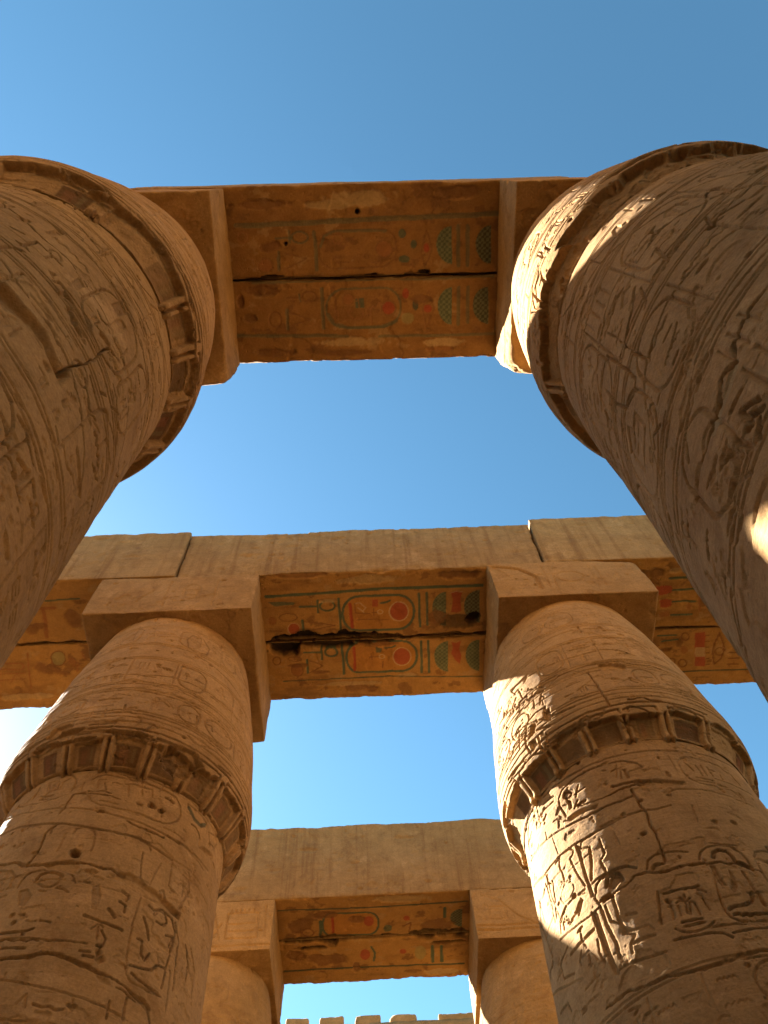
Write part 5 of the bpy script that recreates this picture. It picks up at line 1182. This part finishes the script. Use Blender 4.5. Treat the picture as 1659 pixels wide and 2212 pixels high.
def registers(rel, rng, u0, u1, z0, z1, cell=.30, d=.017, ring=True):
    """a band of text: upright columns of signs between thin dividing lines, some of them cartouches"""
    if ring:
        for z in (z0, z0 + .045, z1, z1 - .045): rel.line([(u0, z), (u1, z)], .024, d)
    u = u0
    while u < u1:
        w = cell * rng.uniform(.8, 1.5); k = rng.random()
        a, b = z0 + .08, z1 - .08
        if k < .38 and b - a > .35:
            rel.line(rrect(u + .02, a + .03, u + w - .02, b, w * .42), .026, d * 1.15)
            rel.line([(u + .01, a), (u + w - .01, a)], .022, d)
            a += .1; b -= .1
        elif k < .6:
            rel.line([(u, a), (u, b)], .018, d); rel.line([(u + w, a), (u + w, b)], .018, d)
        y = b
        while y - a > .10:
            h = min(w * rng.uniform(.55, .95), y - a)
            if rng.random() < .55: rand_glyph(rel, rng, u + w / 2, y - h / 2, min(h, w) * .78, d)
            else:
                for q in (-.22, .22): rand_glyph(rel, rng, u + w / 2 + q * w, y - h / 2, min(h, w) * .5, d)
            y -= h
        u += w + .03

def scratches(rel, rng, n, u0, u1, z0, z1, d=.008):
    """tool marks and weathered scores, most of them along the rings"""
    for _ in range(n):
        u, z = rng.uniform(u0, u1), rng.uniform(z0, z1)
        if rng.random() < .62: L_, dz = rng.uniform(.08, .7), rng.uniform(-.02, .02)
        else: L_, dz = rng.uniform(-.05, .05), rng.uniform(.06, .35)
        m = rng.uniform(-.02, .02)
        rel.line([(u, z), (u + L_ * .5, z + dz * .5 + m), (u + L_, z + dz)], rng.uniform(.012, .022), d * rng.uniform(.6, 2.2))
    for _ in range(n // 3):
        rel.chip((rng.uniform(u0, u1), rng.uniform(z0, z1)), rng.uniform(.015, .06), rng.uniform(.012, .03), rng.uniform(.012, .04), rng.randrange(99))

def strokes(rel, data):
    for kind, w, d, P in data:
        P = [(P[k], P[k + 1]) for k in range(0, len(P), 2)]
        if kind == 'L': rel.line(P, w * .72, d * .95, CARVING_TINT, .3 if (len(P) * 7 + int(P[0][1] * 50)) % 3 == 0 else 0)  # some carved lines, and all sunk shapes, are tinted red-brown
        elif kind == 'S': rel.shape(P, d * .95, .03, .3, CARVING_TINT, .2)
        elif kind == 'D': rel.shape(P, d, .2, .8, bev=.03)        # broken-away hollow, traced
        elif kind == 'C': crack(rel, P, w * .33, d * .8)
        else: rel.line(P, w, d * .2, COLS[kind], .7)

def crack(rel, P, w, d):
    """a ragged break: width and edges vary along it"""
    k = rel.win(P, w * 3 + .08)
    if k is None: return
    U, V = rel.u0[k], rel.v0[k]
    p = np.stack([U * 9, V * 9, np.full(U.shape, 4.4)], 1)
    n = fbm(p, 77, 3, .6); n2 = fbm(p * .35, 78, 2)
    ds = seg_dist(U + .03 * n, V + .03 * fbm(p, 79, 3, .6), P)
    ww = w * (.55 + .9 * np.clip(n2 + .3, 0, 1.2))
    rel.h[k] = np.minimum(rel.h[k], -d * smooth((ww - ds) / (ww * .7)))

def frieze(rel, rng, z0, z1, face_n=19, shift=0.0, plain=()):
    """the undercut band at the foot of the capital with its sunk, framed panels"""
    U, V = rel.U, rel.V
    p = np.stack([U.ravel() * 3.2, V.ravel() * 3.2, np.full(U.size, 6.6)], 1)
    n = fbm(p, 51, 4, .6).reshape(U.shape)
    top = z1 + .02 + .11 * np.clip(n, -.3, .6)
    band = smooth((top - V) / .02)
    ground = np.full(U.shape, -.075, np.float32) + .03 * n
    step = 2 * math.pi * RREF / face_n
    for k in range(face_n):
        u = (k - face_n // 2) * step + shift
        u += rng.uniform(-.03, .03)
        if any(a < u < b for a, b in plain) or rng.random() < .15: continue
        w = step * rng.uniform(.2, .37)
        # rib between two panels
        rb = smooth((.034 - np.abs(U - u - step * .5 + .035)) / .016) + smooth((.028 - np.abs(U - u - step * .5 - .04)) / .016)
        ground = np.maximum(ground, -.075 + .06 * np.clip(rb, 0, 1) * smooth((n + .42) / .1))
        # panel
        in_ = smooth((w - np.abs(U - u)) / .02) * smooth((V - z0 - .01) / .02) * smooth((z1 - .03 - V) / .02)
        dp = rng.uniform(.05, .10)
        ground = np.where(in_ > .02, ground - dp * in_, ground)
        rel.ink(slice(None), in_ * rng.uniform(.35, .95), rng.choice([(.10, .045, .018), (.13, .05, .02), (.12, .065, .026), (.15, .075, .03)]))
        if rng.random() < .6:
            q = smooth((w * .4 - np.abs(U - u + w * .3)) / .02) * smooth((V - z0 - .03) / .02) * smooth((z1 - .08 - V) / .02)
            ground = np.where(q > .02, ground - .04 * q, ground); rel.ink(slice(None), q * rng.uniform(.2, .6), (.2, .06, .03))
            q = smooth((w * .22 - np.abs(U - u - w * .5)) / .02) * smooth((V - z0 - .06) / .02) * smooth((z1 - .06 - V) / .02)
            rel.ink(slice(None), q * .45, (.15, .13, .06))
        # framing lines above the panel
        rel.line([(u - w - .05, z1 + .02), (u - w - .045, z1 + .07), (u + w + .045, z1 + .07), (u + w + .05, z1 + .02)], .026, .035)
        rel.line([(u - w - .10, z1 + .14), (u + w + .10, z1 + .13)], .024, .03)
    rel.h[...] = np.minimum(rel.h, np.where(band > .01, ground * band, 0))
    # hollows broken into the band
    for k in range(4):
        rel.chip((rng.uniform(-2.4, 2.4), rng.uniform(z1 - .02, z1 + .08)), rng.uniform(.08, .25), rng.uniform(.03, .06), rng.uniform(.05, .08), k + 3)

def papyrus_column(key, label, ax, ay, rs, slope, fine, zfine, cap_scale=1.0, far=False):
    root = empty('papyrus_column', (ax, ay, EYE), label, 'column', 'papyrus columns of the hall')
    seed = sum(map(ord, key)); rng = random.Random(seed)
    face = math.atan2(-ay, -ax)
    data = TRACE.get(key, {})
    zl = 6.66
    step = lambda z: fine * RREF if z > zfine else .12
    def shaft_carve(rel):
        if 'bands' in data:
            for z in data['bands']: rel.line([(-3, z), (3, z)], .03, .014)
        for z in data.get('rings', (5.15, 3.2)): crack(rel, [(u * .1, z + .02 * math.sin(u * .7)) for u in range(-30, 31)], .03, .05)
        for a in data.get('text', ()): registers(rel, rng, *a)
        for a in data.get('cart', ()): cartouche(rel, rng, *a)
        scratches(rel, rng, data.get('nscr', 0), -2.2, 2.2, zfine, 6.6)
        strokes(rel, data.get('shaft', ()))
        for c in data.get('chips', ()): rel.chip(*c)
    zt = zl + .05
    prof = [(rs + slope * (zt - z), z) for z in np.linspace(-EYE, zt, 40)]
    turned('shaft', prof, face, fine, step, shaft_carve, M_FAR if far else M_COL, root, seed)
    k = cap_scale
    cp = spline([(rs - .03, zl - .02), (rs + .07, zl + .03), (1.34 * k, 6.79), (1.415 * k, 6.95), (1.45 * k, 7.15), (1.445 * k, 7.4), (1.40 * k, 7.8), (1.345 * k, 8.4), (1.25 * k, 9.1), (1.13 * k, 9.75), (1.085 * k, 9.97)])
    def cap_carve(rel):
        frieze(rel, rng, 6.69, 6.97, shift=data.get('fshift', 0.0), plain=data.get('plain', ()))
        for z in data.get('capbands', (7.16, 7.24, 7.9, 8.75)): rel.line([(-3, z), (3, z)], .028, .014)
        for a in data.get('captext', ()): registers(rel, rng, *a)
        for a in data.get('capcart', ()): cartouche(rel, rng, *a)
        scratches(rel, rng, data.get('nscr', 0) // 2, -2.2, 2.2, 7.0, 9.8, .006)
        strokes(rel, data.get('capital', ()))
        for c in data.get('capchips', ()): rel.chip(*c)
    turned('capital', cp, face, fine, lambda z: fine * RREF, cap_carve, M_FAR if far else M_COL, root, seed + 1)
    return root

# ------------------------------------------------------------------ squared blocks
def axis_lines(L, a, b, fine, coarse):
    """grid lines on [0,L], fine between a and b"""
    p = [0.0]
    while p[-1] < L - 1e-6:
        p.append(p[-1] + (fine if a - .05 <= p[-1] <= b else coarse))
    p = np.array(p); return p * (L / p[-1]) if a <= 0 and b >= L else np.concatenate([p[:-1][p[:-1] < L - .3 * coarse], [L]])

def block(name, lo, hi, mat, seed, parent=None, loc=(0, 0, 0), fine=.03, xf=None, yf=None, zf=None, wear=.09, base=.007, chip=.05, wob=.014, warp=None, soffit=None, bites=(), front=None):
    """a squared stone with worn, chipped edges. lo, hi: corners; soffit(relief) paints and hollows its underside, front(relief) its near face"""
    lo, hi = np.asarray(lo, float), np.asarray(hi, float); D = hi - lo
    lines = []
    for k, f in enumerate((xf, yf, zf)):
        if f is None: lines.append(axis_lines(D[k], -1, D[k] + 1, fine, fine))
        else: lines.append(axis_lines(D[k], f[0] - lo[k], f[1] - lo[k], f[2], f[3]))
    n = [len(l) for l in lines]
    P, Q = [], []
    off = 0
    for ax in range(3):
        u, v = (ax + 1) % 3, (ax + 2) % 3
        for side in (0, 1):
            iu, iv = np.meshgrid(np.arange(n[u]), np.arange(n[v]), indexing='ij')
            idx = np.zeros(iu.shape + (3,), int); idx[..., u] = iu; idx[..., v] = iv; idx[..., ax] = side * (n[ax] - 1)
            P.append(idx.reshape(-1, 3))
            a = np.arange(iu.size).reshape(iu.shape) + off; off += iu.size
            q = np.stack([a[:-1, :-1], a[1:, :-1], a[1:, 1:], a[:-1, 1:]], -1).reshape(-1, 4)
            Q.append(q if side else q[:, ::-1])
    P = np.concatenate(P); Q = np.concatenate(Q)
    code = (P[:, 0] * n[1] + P[:, 1]) * n[2] + P[:, 2]
    uq, first, inv = np.unique(code, return_index=True, return_inverse=True)
    P = P[first]; Q = inv.reshape(-1)[Q]
    B = np.stack([lines[k][P[:, k]] for k in range(3)], 1)            # box coordinates
    C = B + lo
    s = C + seed * 13.37
    # edge wear: the rounding radius varies along the edges
    e = fbm(s * 1.1, seed, 4, .6)
    e2 = fbm(s * 4.5, seed + 7, 3, .6)
    rad = base + wear * np.clip(e + .12, 0, 1) ** 1.3 * 1.6 + chip * np.clip(e2 - .02, 0, 1) * 1.4 + chip * .6 * np.clip(fbm(s * 13, seed + 17, 2), 0, 1)
    for (c, rr, amt) in bites:
        rad = rad + amt * np.exp(-(((C - np.asarray(c)) / rr) ** 2).sum(1))
    rad = np.minimum(rad, .48 * D.min())[:, None]
    q = np.clip(B, rad, D - rad); d = B - q
    nl = np.linalg.norm(d, axis=1, keepdims=True)
    nrm = d / np.maximum(nl, 1e-9)
    V = q + nrm * np.minimum(rad, np.where(nl > 0, rad, 0))
    h = wob * fbm(s * 1.6, seed + 3, 3) + .004 * fbm(s * 9, seed + 5, 2)
    fl = fbm(s * 2.3, seed + 11, 4, .6)
    h = h - .012 * smooth((fl - .25) / .05)
    V = V + nrm * h[:, None] + lo
    rgb = np.zeros((len(V), 3), np.float32); al = np.zeros(len(V), np.float32)
    for fn, m, ua, va, sgn in ((soffit, P[:, 2] == 0, 0, 1, 2), (front, P[:, 1] == 0, 0, 2, 1)):
        if fn is None: continue
        rel = Relief(C[m, ua].astype(np.float32), C[m, va].astype(np.float32), warp=.006, seed=seed)
        fn(rel)
        V[m, sgn] -= rel.h if sgn == 2 else rel.h
        rgb[m] = rel.rgb; al[m] = rel.a
    if warp is not None: V = warp(V)
    return mesh_object(name, V, Q, mat, parent, loc, rgb=rgb, alpha=al)

def paint(rel, data, k_ochre=.75, ground=OCHRE):
    """the old paint of a soffit: ochre ground, then signs"""
    rel.rgb[...] = ground; rel.a[...] = k_ochre
    U, V = rel.u0, rel.v0
    q = np.stack([U.ravel() * .9, V.ravel() * 4.5, np.full(U.size, 2.2)], 1)
    st = fbm(q, 31, 5, .62).reshape(U.shape); s2 = fbm(q * np.array([4, 1, 1.]), 37, 5, .65).reshape(U.shape)
    rel.ink(slice(None), smooth((st - .06) / .3) * .5, (.14, .062, .022))         # brown water stains running along the stone
    rel.ink(slice(None), smooth((s2 - .24) / .08) * .65, (.12, .05, .022))         # flaked spots
    rel.ink(slice(None), smooth((-s2 - .27) / .1) * .5, (.36, .24, .11))          # pale plaster
    rel.a[...] = np.maximum(rel.a, k_ochre)
    for kind, c, w, P in data:
        P = [(P[k], P[k + 1]) for k in range(0, len(P), 2)]
        if kind == 'L': rel.line(P, w * 1.2, .008, COLS[c], .92 if ground is not OCHRE else .62)
        elif kind == 'F': rel.shape(P, .007, .02, .4, COLS[c], .85)
        elif kind == 'K': check(rel, P, COLS[c])
        elif kind == 'S': rel.chip((P[0][0], P[0][1]), P[1][0], P[1][1], .10, int(w), SOOT, .95)
        elif kind == 'Z': seam(rel, *w, *P[0])
        elif kind == 'T': rel.chip((P[0][0], P[0][1]), P[1][0], P[1][1], .02, int(w), COLS[c], .75)
def seam(rel, y, w, x0, x1):
    """the broken, sooty joint between two stones: a ragged black cavity from x0 to x1"""
    U, V = rel.u0, rel.v0
    q = np.stack([U.ravel() * 3, V.ravel() * 3, np.full(U.size, 8.8)], 1)
    n = fbm(q, 61, 4, .6).reshape(U.shape)
    ends = smooth((U - x0) / .15) * smooth((x1 - U) / .15)
    m = smooth((w * (1 + 1.3 * n) * ends - np.abs(V - y)) / .02)
    rel.h[...] = np.minimum(rel.h, -.11 * m)
    rel.ink(slice(None), smooth((w * (1.5 + 2 * n) * ends - np.abs(V - y)) / .07) * .55, (.05, .025, .012))
    rel.ink(slice(None), m * .97, SOOT)

def check(rel, P, col):
    """half disc woven in a chequer of two greens"""
    rel.shape(P, .008, .02, .5, col, .9)
    k = rel.win(P, .02)
    if k is None: return
    U, V = rel.U[k], rel.V[k]
    ins = inside(U, V, P); ck = ((np.floor(U / .035) + np.floor(V / .035)) % 2 == 0) & ins
    rel.ink(k, ck * .6, (.17, .19, .10))

# ------------------------------------------------------------------ the hall
g = bpy.data.meshes.new('ground'); S = 900
g.from_pydata([(-S, -S, 0), (S, -S, 0), (S, S, 0), (-S, S, 0)], [], [(0, 1, 2, 3)]); g.materials.append(M_GROUND)
ground = bpy.data.objects.new('ground', g); COLL.objects.link(ground); tag(ground, kind='structure')

# columns: key, label, axis x, y, shaft radius under the capital, flare of the shaft, mesh step (rad), lowest fine z
COLUMNS = [
    ('L1', 'near left column, capital rim ringed by framed reddish panels, ragged dark joint below', -2.80, 1.29, 1.25, .028, .0051, 2.2, 1.0, 1.0),
    ('R1', 'near right column with a broken capital rim and bright curved sunlit stripes', 2.96, 1.29, 1.29, .06, .0051, 2.2, .99, 1.0),
    ('L2', 'middle left column, shaded, with a round black peg hole in its carved shaft', -2.855, 6.8, 1.185, .035, .006, 3.6, .985, 1.0),
    ('R2', 'middle right column with deep carved cartouches and a large sunlit patch down its left side', 2.91, 6.8, 1.27, .05, .006, 3.6, 1.005, 1.0),
    ('L3', 'far left column, faintly carved and mostly hidden behind the middle left column', -3.07, 13.5, 1.2, .04, .011, 5.5, 1.0, 1.0),
    ('R3', 'far right column with a thin sunlit edge, mostly hidden behind the middle right column', 2.89, 13.5, 1.2, .04, .011, 5.5, 1.0, 1.0),
]
ABACI = {  # x0, x1, y0, y1, z0, z1 of the block on each column (heights above the eye), bites (broken corners)
    'L1': (-3.98, -1.61, .19, 2.43, 9.86, 10.99, [((-1.61, 2.43, 9.86), .28, .10)]),
    'R1': (1.865, 4.2, .17, 2.42, 9.88, 10.99, [((1.865, 2.42, 9.9), .35, .17)]),
    'L2': (-3.98, -1.62, 5.62, 7.96, 9.96, 10.99, []),
    'R2': (1.85, 4.14, 5.60, 7.96, 9.96, 10.99, [((4.14, 5.6, 10.99), .55, .15)]),
    'L3': (-4.25, -1.885, 12.34, 14.66, 9.96, 10.99, []),
    'R3': (1.715, 4.08, 12.34, 14.66, 9.96, 10.99, []),
}
for k, (key, label, ax, ay, rs, sl, fine, zf, cs, _) in enumerate(COLUMNS):
    root = papyrus_column(key, label, ax, ay, rs, sl, fine, zf, cs, far=key[1] == '3')
    root.location.z = 0
    for ch in root.children: ch.location.z = EYE
    x0, x1, y0, y1, z0, z1, bites = ABACI[key]
    bites = [((c[0] - ax, c[1] - ay, c[2]), r, a) for c, r, a in bites]
    fr = TRACE.get(key, {}).get('abacus')
    def front(rel, fr=fr, ax=ax, k=k):
        q = random.Random(900 + k); scratches(rel, q, 26, rel.u0.min(), rel.u0.max(), rel.v0.min(), rel.v0.max(), .004)
        for kind, w, d, P in fr or ():
            P = [(P[i] - ax, P[i + 1]) for i in range(0, len(P), 2)]
            rel.line(P, w * 1.7, d * 1.8)
    block('abacus', (x0 - ax, y0 - ay, z0), (x1 - ax, y1 - ay, z1), M_ABA, 40 + k, root, (0, 0, EYE), fine=.015, wear=.018, base=.006, chip=.028, bites=bites, front=front)

def architrave(label, x0, x1, y0, y1, z1, seed, xf, sof=None, group='architrave stones across the columns', wear=.07, bites=(), mat=None, z0=11.0, skew=(0, 0)):
    c = ((x0 + x1) / 2, (y0 + y1) / 2, z0)
    def warp(V):
        V = V.copy(); t = (V[:, 2] - z0) / (z1 - z0)
        V[:, 0] += t * np.where(V[:, 0] < c[0], skew[0], skew[1])
        V[:, 2] += (.03 * vnoise(np.stack([V[:, 0] * .9, V[:, 1] * .3, V[:, 0] * 0 + seed], 1), seed) + .035 * np.minimum(0, fbm(np.stack([V[:, 0] * 3.1, V[:, 1] * .5, V[:, 0] * 0 + seed], 1), seed + 2, 3))) * t
        return V - np.asarray(c)
    data = PAINT.get(sof, ())
    def front(rel):
        q = random.Random(seed); scratches(rel, q, 60, x0, x1, z0 + .05, z1 - .1, .004)
        for _ in range(9): rel.chip((q.uniform(x0, x1), q.uniform(z0 + .1, z1 - .1)), q.uniform(.05, .22), q.uniform(.03, .08), q.uniform(.015, .035), q.randrange(99))
    o = block('architrave_stone', (x0, y0, z0), (x1, y1, z1), mat or M_BEAM, seed, None, (c[0], c[1], c[2] + EYE), xf=xf, chip=.07, yf=(-9, 99, .014, .05), zf=(-9, 99, .026, .05),
              wear=wear, warp=warp, soffit=lambda r: paint(r, data, .75, OCHRE if (sof or 'a')[0] == 'a' else (.345, .185, .055)), bites=bites, front=front)
    return tag(o, label, 'architrave', group)

F = (-1.75, 2.0, .0125, .06)
architrave('architrave stone straight overhead, front half of the nearest beam, green stripe along its painted underside', -2.85, 2.98, .17, 1.305, 12.4, 60, F, 'a_near')
architrave('rear half of the nearest overhead beam, painted underside with checked green half discs', -2.85, 2.98, 1.33, 2.415, 12.4, 61, F, 'a_far')
architrave('middle beam stone with plain streaked front face and bright red disc painted underneath', -2.87, 2.72, 5.64, 6.825, 12.52, 62, F, 'b_near', skew=(-.03, .06))
architrave('rear stone of the middle architrave, its underside with a paler red disc and blackened seam', -2.87, 2.72, 6.872, 7.955, 12.45, 63, F, 'b_far')
FL = (-6.6, -3.9, .02, .06); FR = (4.1, 6.9, .02, .06)
architrave('left stone of the middle beam, plain front face ending at a slanting crack', -8.4, -2.895, 5.6, 6.70, 12.62, 64, FL, 'bl_near', skew=(0, -.03))
architrave('rear left stone of the middle beam, flaked brown patches on its yellow underside', -8.4, -2.895, 6.725, 7.93, 12.5, 65, FL, 'bl_far')
architrave('right stone of the middle beam beyond the gaping crack, red pads painted underneath', 2.745, 8.5, 5.6, 6.86, 12.66, 66, FR, 'br_near', skew=(.075, 0))
architrave('rear right stone of the middle beam, a red comb sign and an eye painted underneath', 2.755, 8.5, 6.89, 8.0, 12.5, 67, FR, 'br_far')
F3 = (-2.0, 1.85, .018, .06)
architrave('far beam stone with grey streaked face and notched top edge', -3.03, 2.9, 12.35, 13.415, 12.75, 68, F3, 'c_near', wear=.08)
architrave('rear stone of the far architrave, faded underside with a sooty seam', -3.03, 2.9, 13.46, 14.65, 12.6, 69, F3, 'c_far', wear=.08)
architrave('left stone of the far beam, a sliver beyond a thin crack', -8.5, -3.06, 12.35, 13.43, 12.6, 70, (-3.5, -3, .03, .08), None)
architrave('right stone of the far architrave behind the middle right capital', 2.93, 8.6, 12.35, 13.43, 12.7, 71, (2.9, 3.4, .03, .08), None)

# the rest of the hall round the viewer: columns and beams beyond the picture's edges, which shade the near ones
src = [o for o in COLL.objects if o.parent and o.parent.get('label', '').startswith('far left column')]
for x, y in ((-2.8, -4.3), (2.95, -4.3), (-8.65, -4.3), (8.75, -4.3), (-8.65, 1.29), (8.75, 1.29), (-8.65, 6.8), (8.75, 6.8), (-2.8, -9.9), (2.95, -9.9)):
    r = empty('papyrus_column', (x, y, 0), 'sandstone papyrus column of the hall outside the picture', 'column', 'columns outside the picture')
    for o in src:
        c = o.copy(); COLL.objects.link(c); c.parent = r
for x0, x1, y in ((-8.6, -2.82, -4.3), (-2.8, 2.94, -4.3), (2.96, 8.7, -4.3), (-2.8, 2.94, -9.9)):
    architrave('sandstone beam behind the viewer outside the picture', x0, x1, y - 1.1, y + 1.1, 12.4, 90, (0, .1, .1, .12), None, group='beams outside the picture')

# the broken wall top seen through the last gap
WY = 18.5
WF = WY - .5
wx = lambda u: (-.110 + .0006 * (u - 640)) * WF
wall = empty('notched_wall', (0, WY, 0), 'distant ruined stone wall with square notches along its top, low in the last opening', 'wall')
zb = .6945 * WF
block('masonry', (-5.5, -.5, -EYE), (5.5, .5, zb), M_FAR, 80, wall, (0, 0, EYE), fine=.12, wear=.05)
for k, (a, b, t) in enumerate([(560, 598, .704), (618, 668, .7068), (690, 742, .706), (766, 821, .7055), (840, 898, .704), (944, 1030, .7025)]):
    block('merlon', (wx(a), -.48, zb - .1), (wx(b), .48, t * WF), M_FAR, 81 + k, wall, (0, 0, EYE), fine=.035, wear=.10, base=.03)
